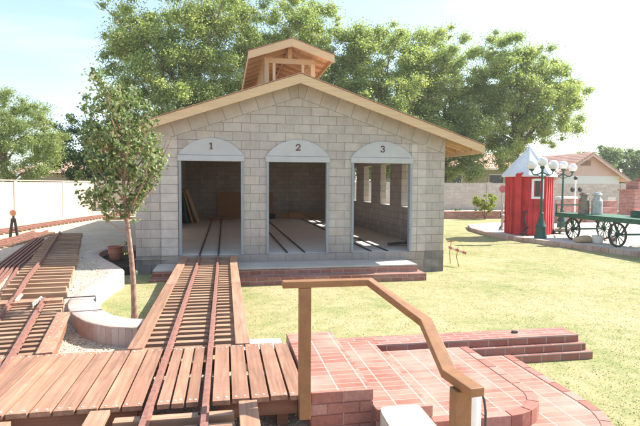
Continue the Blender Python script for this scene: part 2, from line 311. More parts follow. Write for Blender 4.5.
class MB:
    def __init__(s): s.v = []; s.f = []; s.mi = []; s.cur = 0
    def add(s, vs, fs):
        k = len(s.v); s.v += [tuple(v) for v in vs]
        for f in fs: s.f.append(tuple(i+k for i in f)); s.mi.append(s.cur)
        return s
    def box(s, x0, x1, y0, y1, z0, z1):
        return s.add([(x0,y0,z0),(x1,y0,z0),(x1,y1,z0),(x0,y1,z0),(x0,y0,z1),(x1,y0,z1),(x1,y1,z1),(x0,y1,z1)],
                     [(0,3,2,1),(4,5,6,7),(0,1,5,4),(1,2,6,5),(2,3,7,6),(3,0,4,7)])
    def obox(s, c, sx, sy, sz, M4=None, rz=0.0):
        """box centred at c with half sizes, rotated"""
        m = M4 if M4 is not None else Matrix.Rotation(rz, 3, 'Z')
        vs = [Vector(c) + m @ Vector((a*sx, b*sy, d*sz)) for d in (-1, 1) for a, b in ((-1,-1),(1,-1),(1,1),(-1,1))]
        return s.add(vs, [(0,3,2,1),(4,5,6,7),(0,1,5,4),(1,2,6,5),(2,3,7,6),(3,0,4,7)])
    def bar(s, p0, p1, w, h, up=(0, 0, 1)):
        p0, p1 = Vector(p0), Vector(p1); d = (p1-p0).normalized(); u = Vector(up)
        r = d.cross(u)
        if r.length < 1e-4: r = d.cross(Vector((0, 1, 0)))
        r.normalize(); u = r.cross(d)
        vs = [p + r*a*w/2 + u*b*h/2 for p in (p0, p1) for a, b in ((-1,-1),(1,-1),(1,1),(-1,1))]
        return s.add(vs, [(0,1,2,3),(7,6,5,4),(0,4,5,1),(1,5,6,2),(2,6,7,3),(3,7,4,0)])
    def tube(s, pts, rad, n=10, caps=True):
        pts = [Vector(p) for p in pts]; k = len(pts)
        rad = rad if isinstance(rad, (list, tuple)) else [rad]*k
        vs = []; prev = None
        for i, p in enumerate(pts):
            d = (pts[min(i+1, k-1)] - pts[max(i-1, 0)]).normalized()
            a = prev if prev is not None else (Vector((1, 0, 0)) if abs(d.x) < 0.9 else Vector((0, 1, 0)))
            a = (a - d*a.dot(d)).normalized(); prev = a; b = d.cross(a)
            vs += [p + (a*math.cos(2*math.pi*j/n) + b*math.sin(2*math.pi*j/n))*rad[i] for j in range(n)]
        fs = [(i*n+j, i*n+(j+1) % n, (i+1)*n+(j+1) % n, (i+1)*n+j) for i in range(k-1) for j in range(n)]
        if caps: fs += [tuple(range(n-1, -1, -1)), tuple((k-1)*n+j for j in range(n))]
        return s.add(vs, fs)
    def lathe(s, prof, c=(0, 0, 0), n=20, axis='z'):
        vs = []; cx, cy, cz = c
        for r, z in prof:
            for j in range(n):
                a = 2*math.pi*j/n
                if axis == 'z': vs.append((cx+r*math.cos(a), cy+r*math.sin(a), cz+z))
                elif axis == 'x': vs.append((cx+z, cy+r*math.cos(a), cz+r*math.sin(a)))
                else: vs.append((cx+r*math.cos(a), cy-z, cz+r*math.sin(a)))
        k = len(prof)
        fs = [(i*n+j, i*n+(j+1) % n, (i+1)*n+(j+1) % n, (i+1)*n+j) for i in range(k-1) for j in range(n)]
        fs += [tuple(range(n-1, -1, -1)), tuple((k-1)*n+j for j in range(n))]
        return s.add(vs, fs)
    def prism(s, poly, z0, z1):
        n = len(poly); vs = [(x, y, z0) for x, y in poly] + [(x, y, z1) for x, y in poly]
        return s.add(vs, [tuple(range(n-1, -1, -1)), tuple(range(n, 2*n))] + [(i, (i+1) % n, n+(i+1) % n, n+i) for i in range(n)])
    def prism_y(s, poly, y0, y1):
        """outline in x,z (counter-clockwise seen from -y) extruded along y"""
        n = len(poly); vs = [(x, y0, z) for x, z in poly] + [(x, y1, z) for x, z in poly]
        return s.add(vs, [tuple(range(n)), tuple(range(2*n-1, n-1, -1))] + [(i, n+i, n+(i+1) % n, (i+1) % n) for i in range(n)])
    def sphere(s, c, r, n=16, sq=1.0):
        return s.lathe([(max(1e-3, r*math.sin(math.pi*i/(n//2))), -r*sq*math.cos(math.pi*i/(n//2))) for i in range(n//2+1)], c, n)
    def build(s, name, mats, parent=None, smooth=False, bevel=0.0, loc=None):
        me = bpy.data.meshes.new(name)
        off = world_loc(parent) if parent is not None else Vector(loc or (0, 0, 0))
        me.from_pydata([(v[0]-off.x, v[1]-off.y, v[2]-off.z) for v in s.v], [], s.f)
        mats = mats if isinstance(mats, (list, tuple)) else [mats]
        for m in mats: me.materials.append(m)
        if len(mats) > 1: me.polygons.foreach_set('material_index', s.mi)
        bm = bmesh.new(); bm.from_mesh(me); bmesh.ops.recalc_face_normals(bm, faces=bm.faces); bm.to_mesh(me); bm.free()
        if smooth: me.shade_smooth() if hasattr(me, 'shade_smooth') else None
        o = bpy.data.objects.new(name, me); C.objects.link(o)
        if parent is not None: o.parent = parent
        else: o.location = off
        if bevel:
            b = o.modifiers.new('bevel', 'BEVEL'); b.width = bevel; b.segments = 2; b.limit_method = 'ANGLE'; b.angle_limit = R(40)
        if smooth:
            e = o.modifiers.new('split', 'EDGE_SPLIT'); e.split_angle = R(40)
        return o

def copy_tree(o, parent=None):
    c = o.copy(); C.objects.link(c)
    if parent is not None: c.parent = parent
    for ch in list(o.children): copy_tree(ch, c)
    return c

# ================================================================== ground
S_ = lambda e0, e1, x: (lambda t: t*t*(3-2*t))(min(1, max(0, (x-e0)/(e1-e0))))
def gh(x, y): return 0.20 + 0.24*S_(6.3, 9.6, y)
b = MB(); b.add([(-600,-300,0),(900,-300,0),(900,1200,0),(-600,1200,0)], [(0,1,2,3)])
lawn = b.build('lawn', M['lawn']); tag(lawn, 'dry yellowish green lawn around the block shed', None, None, 'structure')

curb_c = [(-1.0,6.60),(-1.28,6.68),(-1.58,6.95),(-1.85,7.40),(-2.03,7.95),(-2.10,8.7),(-2.11,9.6),(-2.11,10.5),(-2.45,11.4),(-2.85,12.3),(-3.18,13.2),(-3.20,14.1),(-2.95,14.8),(-2.5,15.2),(-2.0,15.3)]
hole = curb_c + [(-1.97,12.15),(-0.9,12.15),(-0.9,6.6)]
def inside(p, poly):
    x, y = p; c = False; n = len(poly)
    for i in range(n):
        x0, y0 = poly[i]; x1, y1 = poly[(i+1) % n]
        if (y0 > y) != (y1 > y) and x < (x1-x0)*(y-y0)/(y1-y0)+x0: c = not c
    return c
def in_gravel(x, y):
    if y > 34.0: return False
    if inside((x, y), hole): return False
    if y > 12.2: return x < -1.8
    if y > 6.6: return x < -1.3
    if y > 5.42: return x < -0.93
    if y > 3.95: return x < 1.0
    if y > 3.42: return x < 1.7
    return x < 3.6
xs = np.concatenate([np.arange(-60, -8, 2.0), np.arange(-8, 3.7, 0.1)]); ys = np.concatenate([np.arange(-6, 1, 0.5), np.arange(1, 15.6, 0.1), np.arange(15.6, 34.1, 0.6)])
vid = {}; vs = []; fs = []
bump_n = rng.random((len(xs), len(ys)))*0.012
def vget(i, j):
    if (i, j) not in vid:
        vid[(i, j)] = len(vs); vs.append((xs[i], ys[j], gh(xs[i], ys[j]) + bump_n[i, j]))
    return vid[(i, j)]
for i in range(len(xs)-1):
    for j in range(len(ys)-1):
        if in_gravel((xs[i]+xs[i+1])/2, (ys[j]+ys[j+1])/2): fs.append((vget(i, j), vget(i+1, j), vget(i+1, j+1), vget(i, j+1)))
b = MB(); b.add(vs, fs); g = b.build('gravel_ground', M['gravel'], smooth=False); tag(g, 'pale gravel yard under the miniature tracks', None, None, 'structure')
for p in g.data.polygons: p.use_smooth = True

# raised grass patch inside the curb
def pz(x, y): return 0.27 - 0.16*S_(8.0, 12.0, y)
vs = []; fs = []; nx, ny = 14, 40
for j in range(ny+1):
    y = 6.55 + (12.14-6.55)*j/ny
    for i in range(nx+1):
        x = -2.25 + 1.5*i/nx; vs.append((x, y, pz(x, y) + random.uniform(-0.004, 0.004)))
for j in range(ny):
    for i in range(nx):
        a = j*(nx+1)+i
        cxy = ((vs[a][0]+vs[a+1][0])/2, vs[a][1])
        if cxy[0] > -1.0 or inside(cxy, hole): fs.append((a, a+1, a+nx+2, a+nx+1))
b = MB(); b.add(vs, fs); g2 = b.build('planter_lawn', M['lawn']); tag(g2, 'raised patch of lawn inside the curved curb', None, None, 'structure')
for p in g2.data.polygons: p.use_smooth = True

# planter soil round the flowerpot
b = MB(); b.prism([(-2.02,12.2),(-2.5,12.0),(-2.9,12.9),(-3.1,13.7),(-2.9,14.5),(-2.3,15.1),(-2.02,15.1)], 0.0, 0.30)
tag(b.build('planter_soil', M['soil']), 'dark soil behind the curved brick curb beside the shed wall', None, None, 'structure')

# loose stones
def stones():
    n = 15000; V = []; Fc = []
    x = rng.uniform(-6.5, 1.6, n*3); y = rng.uniform(3.0, 13.0, n*3)
    k = 0
    for a, c in zip(x, y):
        if k >= n: break
        if not in_gravel(a, c) or (c > 5.5 and a > -1.0) : continue
        r = random.uniform(0.006, 0.016); z = gh(a, c) + r*0.6+0.006; q = len(V)
        th = random.uniform(0, 6.28); ca, sa = math.cos(th), math.sin(th)
        for dx, dy, dz in ((1.2,0,0),(0,0.9,0.1),(-1.1,0.1,0),(0,-1,0),(0.1,0,0.75),(0,0,-0.6)):
            V.append((a+r*(dx*ca-dy*sa), c+r*(dx*sa+dy*ca), z+r*dz))
        Fc += [(q,q+1,q+4),(q+1,q+2,q+4),(q+2,q+3,q+4),(q+3,q,q+4),(q+1,q,q+5),(q+2,q+1,q+5),(q+3,q+2,q+5),(q,q+3,q+5)]; k += 1
    me = bpy.data.meshes.new('gravel_stones'); me.from_pydata(V, [], Fc); me.materials.append(M['stone'])
    o = bpy.data.objects.new('gravel_stones', me); C.objects.link(o)
    tag(o, 'loose pale gravel stones scattered over the yard between the tracks', 'gravel', None, 'stuff')
stones()

def fastmesh(name, V, nper, mat, parent=None, loc=None):
    """V (n, nper, 3): n separate faces"""
    n = V.shape[0]; me = bpy.data.meshes.new(name)
    off = np.array(world_loc(parent) if parent is not None else (loc or (0, 0, 0)))
    me.vertices.add(n*nper); me.vertices.foreach_set('co', (V.reshape(-1, 3)-off).astype(np.float32).ravel())
    me.loops.add(n*nper); me.loops.foreach_set('vertex_index', np.arange(n*nper, dtype=np.int32))
    me.polygons.add(n); me.polygons.foreach_set('loop_start', np.arange(0, n*nper, nper, dtype=np.int32))
    try: me.polygons.foreach_set('loop_total', np.full(n, nper, dtype=np.int32))
    except Exception: pass
    me.materials.append(mat); me.update(); me.validate()
    o = bpy.data.objects.new(name, me); C.objects.link(o)
    if parent is not None: o.parent = parent
    else: o.location = off
    return o

PADP = [(12.2,24.6),(11.35,22.6),(11.0,20.6),(10.98,19.3),(11.15,18.3),(11.45,17.2),(11.75,15.9),(12.1,14.6),(12.5,13.2),(12.9,11.0),(24,9.0),(46,12),(46,30.7),(19.6,30.7),(17.5,27.5),(14.5,25.8)]
def grass():
    n = 130000
    y = 3.3 + 20.0*rng.random(n)**1.35
    x = -2.0 + rng.random(n)*(3.4 + y*0.92)
    ok = ~((y > 10.95) & (x < 4.5)) & ~((y > 12.1) & (x > -2.3) & (x < 5.42)) | ((x < -0.95) & (y < 12.1) & (y > 6.6) & (x > -1.9))
    ok &= ~((y < 6.3) & (x < 0.95)) & ~((y < 6.14) & (x < 4.54)  & (y > 5.64)) & ~((y < 5.7) & (x < 3.38))
    ok &= ~((x < -0.95) & (y < 6.75)) & ~((x > -0.95) & (x < 0.25) & (y > 5))
    far = (x > 10.5)
    ok &= np.array([not (f_ and inside((a, c), PADP)) for f_, a, c in zip(far, x, y)])
    cx = np.array([inside((a, c), hole) if a < -0.95 else True for a, c in zip(x, y)])
    ok &= cx
    # keep off the curb itself
    cc = np.array(curb_c)
    nearb = x < -0.95
    for q in range(len(cc)-1):
        for tt in (0, 0.33, 0.66): 
            px_, py_ = cc[q]*(1-tt)+cc[q+1]*tt
            ok &= ~(nearb & ((x-px_)**2+(y-py_)**2 < 0.24**2))
    x, y = x[ok], y[ok]; n = len(x)
    h = rng.uniform(0.004, 0.016, n); w = rng.uniform(0.003, 0.006, n)*(1+y*0.06); th = rng.uniform(0, 6.283, n)
    lx, ly = rng.normal(0, 0.018, n), rng.normal(0, 0.018, n)
    V = np.zeros((n, 3, 3)); z0 = np.array([pz(a, c) if (a < -0.75 and c > 6.5) else 0.0 for a, c in zip(x, y)]) - 0.002; h = h + z0
    V[:, 0] = np.stack([x-w*np.cos(th), y-w*np.sin(th), z0], 1)
    V[:, 1] = np.stack([x+w*np.cos(th), y+w*np.sin(th), z0], 1)
    V[:, 2] = np.stack([x+lx, y+ly, h], 1)
    o = fastmesh('grass', V, 3, M['blade']); tag(o, 'short mown grass blades, half green and half straw coloured', 'grass', None, 'stuff')
grass()

# ================================================================== leaves and trees
def clumps_in(ells, n, r0, r1, shell=0.45, zmin=-1e9):
    out = []; vols = [e[3]*e[4]*e[5] for e in ells]
    while len(out) < n:
        e = random.choices(ells, vols)[0]
        d = Vector((random.gauss(0, 1), random.gauss(0, 1), random.gauss(0, 1))).normalized()
        r = random.uniform(shell**3, 1)**(1/3)
        p = (e[0]+d.x*e[3]*r, e[1]+d.y*e[4]*r, e[2]+d.z*e[5]*r)
        if p[2] < zmin: continue
        out.append((*p, random.uniform(r0, r1)))
    return np.array(out)
def crown(name, cl, n, size, mat, parent, squash=0.75, updir=0.35, aspect=0.6, spread=0.75):
    w = cl[:, 3]**2; idx = rng.choice(len(cl), n, p=w/w.sum()); c = cl[idx]
    d = rng.normal(size=(n, 3)); d /= np.linalg.norm(d, axis=1, keepdims=True)
    r = np.minimum(np.abs(rng.normal(size=n))*0.62+0.12, 1.7)[:, None]*c[:, 3:4]
    P = c[:, :3] + d*r*np.array([1, 1, squash])
    nr = d*0.35 + rng.normal(size=(n, 3))*0.6 + np.array([0, 0, updir]); nr /= np.linalg.norm(nr, axis=1, keepdims=True)
    a = np.cross(nr, rng.normal(size=(n, 3))); a /= np.linalg.norm(a, axis=1, keepdims=True); bb = np.cross(nr, a)
    s = size*rng.uniform(0.65, 1.25, n)[:, None]
    V = np.stack([P-a*s*0.5, P+bb*s*0.5*aspect-a*s*0.05, P+a*s*0.5, P-bb*s*0.5*aspect-a*s*0.05], 1)
    return fastmesh(name, V, 4, mat, parent)
def tree(name, base, label, cat, ells, ncl, r0, r1, nleaf, size, mat, trunk_r, bark, top, group=None, nlimb=9, twig=None, shell=0.45, zmin=-1e9, aspect=0.6, extra=None, squash=0.75):
    t_ = thing(name, base, label, cat, group)
    cl = clumps_in(ells, ncl, r0, r1, shell, zmin)
    if extra is not None: cl = np.vstack([cl, extra])
    b = MB(); bx, by, bz = base; hx, hy, hz = top
    pts = []; k = 7
    for i in range(k):
        f = i/(k-1); pts.append((bx+(hx-bx)*f+random.uniform(-1, 1)*trunk_r*0.5*(0 < i < k-1), by+(hy-by)*f, bz-0.1+(hz-bz)*f))
    b.tube(pts, [trunk_r*(1.25 if i == 0 else 1-0.75*i/(k-1)) for i in range(k)], 10)
    cs = sorted(cl.tolist(), key=lambda q: random.random())[:nlimb]
    for q in cs:
        f = random.uniform(0.35, 0.9); p0 = Vector((bx+(hx-bx)*f, by+(hy-by)*f, bz+(hz-bz)*f)); p1 = Vector(q[:3])
        mid = (p0+p1)/2 + Vector((random.uniform(-.1, .1), random.uniform(-.1, .1), 0.08))*(p1-p0).length
        rr = trunk_r*0.45*(1-0.5*f)
        b.tube([p0, mid, p1], [rr, rr*0.6, rr*0.2], 7)
    b.build('trunk', bark, t_, smooth=True)
    crown('crown', cl, nleaf, size, mat, t_, aspect=aspect, squash=squash)
    return t_
CG = 'tall cottonwoods behind the shed'
# (cx, cy, cz, a, b, c)
tree('cottonwood_tree', (-4.0,41,0), 'leftmost tall leafy cottonwood behind the shed roof, reaching out of the top of the frame', 'tree',
     [(-4.0,41,9.0,4.6,4.2,4.6),(-4.2,41,14.5,5.2,4,5.0),(-1.0,41,6.0,6.0,4,3.7),(-7.4,41,13.3,2.2,2,2.2),(0.2,41,13,4,3,6),(-6.2,41,11.0,2.8,3,3.6)], 420, 0.35, 1.05, 210000, 0.165, M['leaf_cotton'], 0.42, M['bark'], (-3.0,41,12), CG, 22, shell=0.2)
tree('cottonwood_tree', (4.6,43,0), 'very tall cottonwood right behind the timber cupola', 'tree',
     [(4.8,43,9.5,5.4,4.2,6.2),(4.0,43,15.5,5.0,4,4.4),(7.2,43,7.5,4.5,4,5),(8.4,43,13.6,2.6,2.5,2.6),(10.0,43,12.6,2.0,2.5,3.6)], 420, 0.35, 1.05, 210000, 0.165, M['leaf_cotton'], 0.40, M['bark'], (5,43,11), CG, 22, shell=0.2)
tree('cottonwood_tree', (12.8,42,0), 'round topped cottonwood to the right of the cupola, just below the top of the frame', 'tree',
     [(12.6,42,8.6,4.3,4,6.0),(14.0,42,12.6,2.6,3,3.2),(11.2,42,6,4.4,4,4.2),(11.6,42,11.9,1.6,2,3.0),(16.4,43,11.8,2.0,2.5,3.2)], 330, 0.35, 1.0, 160000, 0.165, M['leaf_cotton'], 0.4, M['bark'], (12.8,42,10), CG, 20, shell=0.2)
tree('cottonwood_tree', (19.3,44,0), 'bushy cottonwood above the right slope of the shed roof', 'tree',
     [(19.0,44,8.6,4.8,4,5.8),(20.0,44,13.0,2.5,3,3.6),(17.6,44,6,4.6,4,3.6),(17.4,44,12.3,1.6,2,3.2)], 330, 0.35, 1.0, 160000, 0.165, M['leaf_cotton'], 0.4, M['bark'], (19.4,44,10), CG, 20, shell=0.2)
tree('cottonwood_tree', (25.0,42,0), 'rightmost cottonwood with low dark boughs hanging over the house roof', 'tree',
     [(26.0,42,9.4,4.6,4,4.6),(23.6,42,11.8,3.0,3,3.6),(28.6,42,8.6,3.4,3,2.5),(27.0,42,12.6,1.6,2,2.2),(30.6,42,10.2,1.5,2,1.3),(21.8,41.5,6.4,3.4,3,3.4),(19.9,40.5,4.0,1.2,1.3,1.7)], 400, 0.3, 0.95, 190000, 0.16, M['leaf_cotton'], 0.42, M['bark'], (25.6,42,10), CG, 22, shell=0.2)
tree('leafy_tree', (-11.6,31,0), 'pale green feathery tree standing over the left white wall', 'tree',
     [(-12.2,31,4.6,3.4,2.6,2.7),(-10.4,31,4.4,1.7,2,2.2),(-12.9,31,6.0,2.0,2,1.5)], 240, 0.25, 0.6, 75000, 0.13, M['leaf_light'], 0.22, M['bark'], (-11.8,31,4.8), None, 14, aspect=0.35, shell=0.2)
tree('evergreen_tree', (-8.6,38,0), 'dark dense tree behind the corner of the garden walls', 'tree',
     [(-9.4,38,4.4,2.6,2.4,2.6),(-6.6,38,4.2,2.8,2.5,2.8)], 200, 0.3, 0.7, 60000, 0.15, M['leaf_dark'], 0.25, M['bark'], (-8.4,38,5), None, 8, shell=0.2)
tree('far_tree', (47.5,62,0), 'hazy grey green tree just right of the pink house', 'tree',
     [(48.6,62,4.0,2.9,2,2.2),(47.0,62,4.8,1.6,2,1.6)], 90, 0.4, 0.9, 18000, 0.28, M['leaf_grey'], 0.3, M['bark'], (47.6,62,4), 'far trees behind the house', 5)
tree('far_tree', (54.5,64,0), 'grey green tree at the far right edge beyond the brick fireplace', 'tree',
     [(54.8,64,4.6,4.2,2,3.0),(51.8,64,5.8,1.8,2,1.8)], 130, 0.4, 0.9, 28000, 0.28, M['leaf_grey'], 0.3, M['bark'], (54,64,5), 'far trees behind the house', 5)

# small pear tree: leaning thin trunk
PX, PY = -1.42, 8.55
TS = 0.872      # built at 1:1 round its foot, then scaled down and set on the raised lawn
pt = thing('young_tree', (PX, PY, 0), 'slender young tree with reddish trunk inside the curved brick curb', 'tree')
ax = lambda z: (PX - 0.055*z + 0.02*math.sin(z*2.2), PY + 0.01*z, z)
b = MB(); zs = [ -0.05+i*0.2 for i in range(20)]
b.tube([ax(z) for z in zs], [max(0.008, 0.05-0.0115*z + (0.015 if z < 0.1 else 0)) for z in zs], 10)
limbs = []
for k in range(30):
    z0 = random.uniform(1.55, 3.2); a = random.uniform(0, 6.283); L = random.uniform(0.5, 0.95)*(1.15-0.22*(z0-1.5))
    p0 = Vector(ax(z0)); o1 = Vector((math.cos(a), math.sin(a), 0))
    p1 = p0 + o1*L*0.45 + Vector((0, 0, L*0.55)); p2 = p0 + o1*L*0.72 + Vector((0, 0, L*1.15))
    b.tube([p0, p1, p2], [0.016, 0.011, 0.004], 6); limbs += [(p0, p1, p2)]
for z0, a in ((1.72, 2.9), (1.42, 3.5)):
    p0 = Vector(ax(z0)); b.tube([p0, p0+Vector((-0.12, -0.02, 0.03)), p0+Vector((-0.3, -0.03, 0.16))], [0.012, 0.009, 0.005], 6)
b.build('trunk', M['bark_red'], pt, smooth=True)
cl = []
for p0, p1, p2 in limbs:
    for f in (0.15, 0.35, 0.55, 0.75, 0.95, 1.05):
        q = p0.lerp(p1, f*2) if f < 0.5 else p1.lerp(p2, (f-0.5)*2)
        cl.append((q.x+random.gauss(0, 0.05), q.y+random.gauss(0, 0.05), q.z+random.gauss(0, 0.04), random.uniform(0.07, 0.16)))
for e in clumps_in([(PX-0.22,PY,2.35,0.68,0.62,0.62),(PX-0.25,PY,2.95,0.55,0.5,0.65),(PX-0.55,PY,2.45,0.3,0.3,0.3)], 70, 0.07, 0.15, 0.3): cl.append(tuple(e))
for e in clumps_in([(PX-0.5,PY,3.72,0.07,0.1,0.26),(PX-0.18,PY,3.5,0.10,0.1,0.26),(PX+0.08,PY,3.45,0.10,0.1,0.28),(PX+0.3,PY,2.45,0.16,0.2,0.35),(PX-0.85,PY,3.0,0.06,0.1,0.2),(PX-0.33,PY,1.72,0.2,0.2,0.2),(PX-0.62,PY,1.95,0.25,0.2,0.15)], 46, 0.06, 0.1, 0.2): cl.append(tuple(e))
cl += [(ax(0.75)[0]+0.07, PY-0.05, 0.78, 0.03), (ax(1.05)[0]-0.06, PY-0.05, 1.07, 0.035), (ax(1.6)[0]+0.12, PY-0.02, 1.6, 0.06)]
cl = [q for q in cl if q[0] < PX+0.40+0.12*math.sin(q[2]*3) - max(0, q[2]-3.2)*0.3]
crown('crown', np.array(cl), 9500, 0.064, M['leaf_pear'], pt, squash=1.0, aspect=0.62, updir=0.2)

pt.location = (PX*TS, PY*TS, 0.27); pt.scale = (TS, TS, TS)

# bush by the planter wall
bt = thing('small_bush', (16.1,30.2,0), 'small yellow green bush on the lawn left of the red hut', 'bush')
cl = clumps_in([(16.1,30.2,0.75,0.4,0.4,0.35),(15.7,30.2,1.2,0.35,0.3,0.4),(16.55,30.2,1.15,0.38,0.3,0.35),(16.2,30.2,1.5,0.4,0.3,0.2)], 40, 0.1, 0.22, 0.2)
crown('crown', cl, 5000, 0.1, M['leaf_bush'], bt)
b = MB()
for a in range(5): b.tube([(16.1,30.2,-0.02),(16.1+0.2*math.cos(a*1.3),30.2+0.2*math.sin(a*1.3),0.6),(16.1+0.45*math.cos(a*1.3),30.2+0.3*math.sin(a*1.3),1.2)], [0.03,0.02,0.008], 6)
b.build('stem', M['bark'], bt, smooth=True)

# ================================================================== the shed
BX0, BX1, BY0, BY1, RX, FZ = -1.97, 5.37, 12.15, 25.1, 1.70, 0.52
shed = thing('train_shed', (RX, BY0, 0), 'grey concrete block train shed with three open numbered bays and a pine gable roof', 'shed')
BAYS = [(-0.97, 0.37), (1.01, 2.38), (3.05, 4.46)]
OPZ, SPZ = 2.68, 2.80
T = 0.2
rz_ = lambda x: 4.65 - 0.34*abs(x-RX)          # top of the roof
b = MB()
edges = [BX0] + [v for a, c in BAYS for v in (a-0.055, c+0.055)] + [BX1]
for i in range(0, len(edges), 2): b.box(edges[i], edges[i+1], BY0, BY0+T, 0.52, SPZ)
wz = lambda x: rz_(x) - 0.06
b.prism_y([(BX0, SPZ), (BX1, SPZ), (BX1, wz(BX1)), (RX, wz(RX)), (BX0, wz(BX0))], BY0, BY0+T)
b.build('front_wall', M['block'], shed)
b = MB(); b.box(BX0, BX1, BY0, BY0+T, -0.2, 0.519); b.build('foundation', M['block'], shed)
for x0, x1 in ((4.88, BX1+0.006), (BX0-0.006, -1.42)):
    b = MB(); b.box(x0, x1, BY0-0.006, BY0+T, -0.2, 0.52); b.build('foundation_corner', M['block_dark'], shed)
for x0, x1 in ((4.50, 4.88), (-1.42, -1.04)):
    b = MB(); b.box(x0, x1, BY0-0.012, BY0+0.02, 0.52, min(wz(x0), wz(x1))-0.33); b.build('pilaster', M['block_stack'], shed)
# raking course under the rake boards
b = MB(); b.prism_y([(RX+0.004, wz(RX)-0.41), (BX1-0.0, wz(BX1)-0.41), (BX1-0.0, wz(BX1)), (RX+0.004, wz(RX))], BY0-0.008, BY0+0.02); b.build('raking_course', M['rake_r'], shed)
b = MB(); b.prism_y([(BX0, wz(BX0)-0.41), (RX-0.004, wz(RX)-0.41), (RX-0.004, wz(RX)), (BX0, wz(BX0))], BY0-0.008, BY0+0.02); b.build('raking_course', M['rake_l'], shed)
# side walls and rear wall
EZ = wz(BX1)
wins = [(13.72, 14.76), (15.86, 16.9), (18.0, 19.04), (20.15, 21.2), (22.3, 23.35)]
b = MB(); y = BY0+T
b.box(BX0, BX0+T, BY0+T, BY1, -0.2, 1.50); b.box(BX0, BX0+T, BY0+T, BY1, 2.83, EZ-0.02)
for a, c in wins[:4] + [(BY1, BY1)]:  # unseen openings on the left, added to let more skylight into the interior
    b.box(BX0, BX0+T, y, a, 1.50, 2.83); y = c
b.build('side_wall', M['block'], shed)
b = MB(); y = BY0+T; X0, X1 = BX1-T, BX1
b.box(X0, X1, BY0+T, BY1, -0.2, 1.50); b.box(X0, X1, BY0+T, BY1, 2.83, EZ-0.02)
for a, c in wins + [(BY1, BY1)]:
    b.box(X0, X1, y, a, 1.50, 2.83); y = c
b.build('side_wall', M['block'], shed)
for a, c in wins:
    b = MB(); b.box(X0-0.01, X1+0.03, a-0.02, c+0.02, 1.485, 1.515); b.build('window_sill', M['concrete'], shed)
b = MB(); b.prism_y([(BX0, -0.2), (BX1, -0.2), (BX1, wz(BX1)), (RX, wz(RX)), (BX0, wz(BX0))], BY1-0.001, BY1+T); b.build('rear_wall', M['block'], shed)
b = MB(); b.box(BX0+T, BX1-T, BY0+0.02, BY1, 0.30, FZ+0.003); b.build('floor', M['concrete_in'], shed)
# bays: jambs, header, arch panel, numeral
def arc(cx, z0, half, rise, n=24):
    Rr_ = (half*half+rise*rise)/(2*rise); cz = z0+rise-Rr_; a0 = math.asin(half/Rr_)
    return [(cx+Rr_*math.sin(a0-2*a0*i/n), cz+Rr_*math.cos(a0-2*a0*i/n)) for i in range(n+1)]
def stroke(b, pts, w, y0, y1):
    for p, q in zip(pts[:-1], pts[1:]):
        d = Vector((q[0]-p[0], q[1]-p[1])); L = d.length; d /= L; n = Vector((-d.y, d.x))*w/2; e = d*w*0.2
        b.prism_y([(p[0]-e.x+n.x, p[1]-e.y+n.y), (p[0]-e.x-n.x, p[1]-e.y-n.y), (q[0]+e.x-n.x, q[1]+e.y-n.y), (q[0]+e.x+n.x, q[1]+e.y+n.y)], y0, y1); y0 -= 0.0001
def numeral(k, cx, cz, y):
    b = MB(); h = 0.15; w = 0.024
    if k == 1:
        b.prism_y([(cx-0.016, cz-h/2+0.012), (cx+0.016, cz-h/2+0.012), (cx+0.016, cz+h/2), (cx-0.016, cz+h/2)], y, y+0.01)
        b.prism_y([(cx-0.045, cz-h/2), (cx+0.045, cz-h/2), (cx+0.045, cz-h/2+0.014), (cx-0.045, cz-h/2+0.014)], y-0.001, y+0.01)
        b.prism_y([(cx-0.05, cz+h/2-0.045), (cx-0.016, cz+h/2-0.022), (cx-0.016, cz+h/2), (cx-0.05, cz+h/2-0.03)], y-0.001, y+0.01)
    elif k == 2:
        p = [(cx-0.048, cz+0.032)]
        for i in range(13):
            a = math.pi*(1.0 - i/12*1.35); p.append((cx+0.044*math.cos(a)+0.002, cz+0.035+0.037*math.sin(a)))
        p += [(cx-0.01, cz-0.035), (cx-0.046, cz-h/2+0.016)]
        stroke(b, p, w, y, y+0.01)
        b.prism_y([(cx-0.055, cz-h/2), (cx+0.052, cz-h/2), (cx+0.052, cz-h/2+0.026), (cx-0.055, cz-h/2+0.026)], y-0.003, y+0.01)
        b.prism_y([(cx+0.04, cz-h/2+0.02), (cx+0.056, cz-h/2+0.02), (cx+0.056, cz-h/2+0.05), (cx+0.046, cz-h/2+0.05)], y-0.004, y+0.01)
    else:
        p = []
        for i in range(13):
            a = math.pi*(0.93 - i/12*1.43); p.append((cx+0.040*math.cos(a), cz+0.037+0.032*math.sin(a)))
        stroke(b, p, w, y, y+0.01)
        p = []
        for i in range(13):
            a = math.pi*(0.5 - i/12*1.43); p.append((cx+0.044*math.cos(a), cz-0.035+0.037*math.sin(a)))
        stroke(b, p, w, y-0.002, y+0.009)
    return b
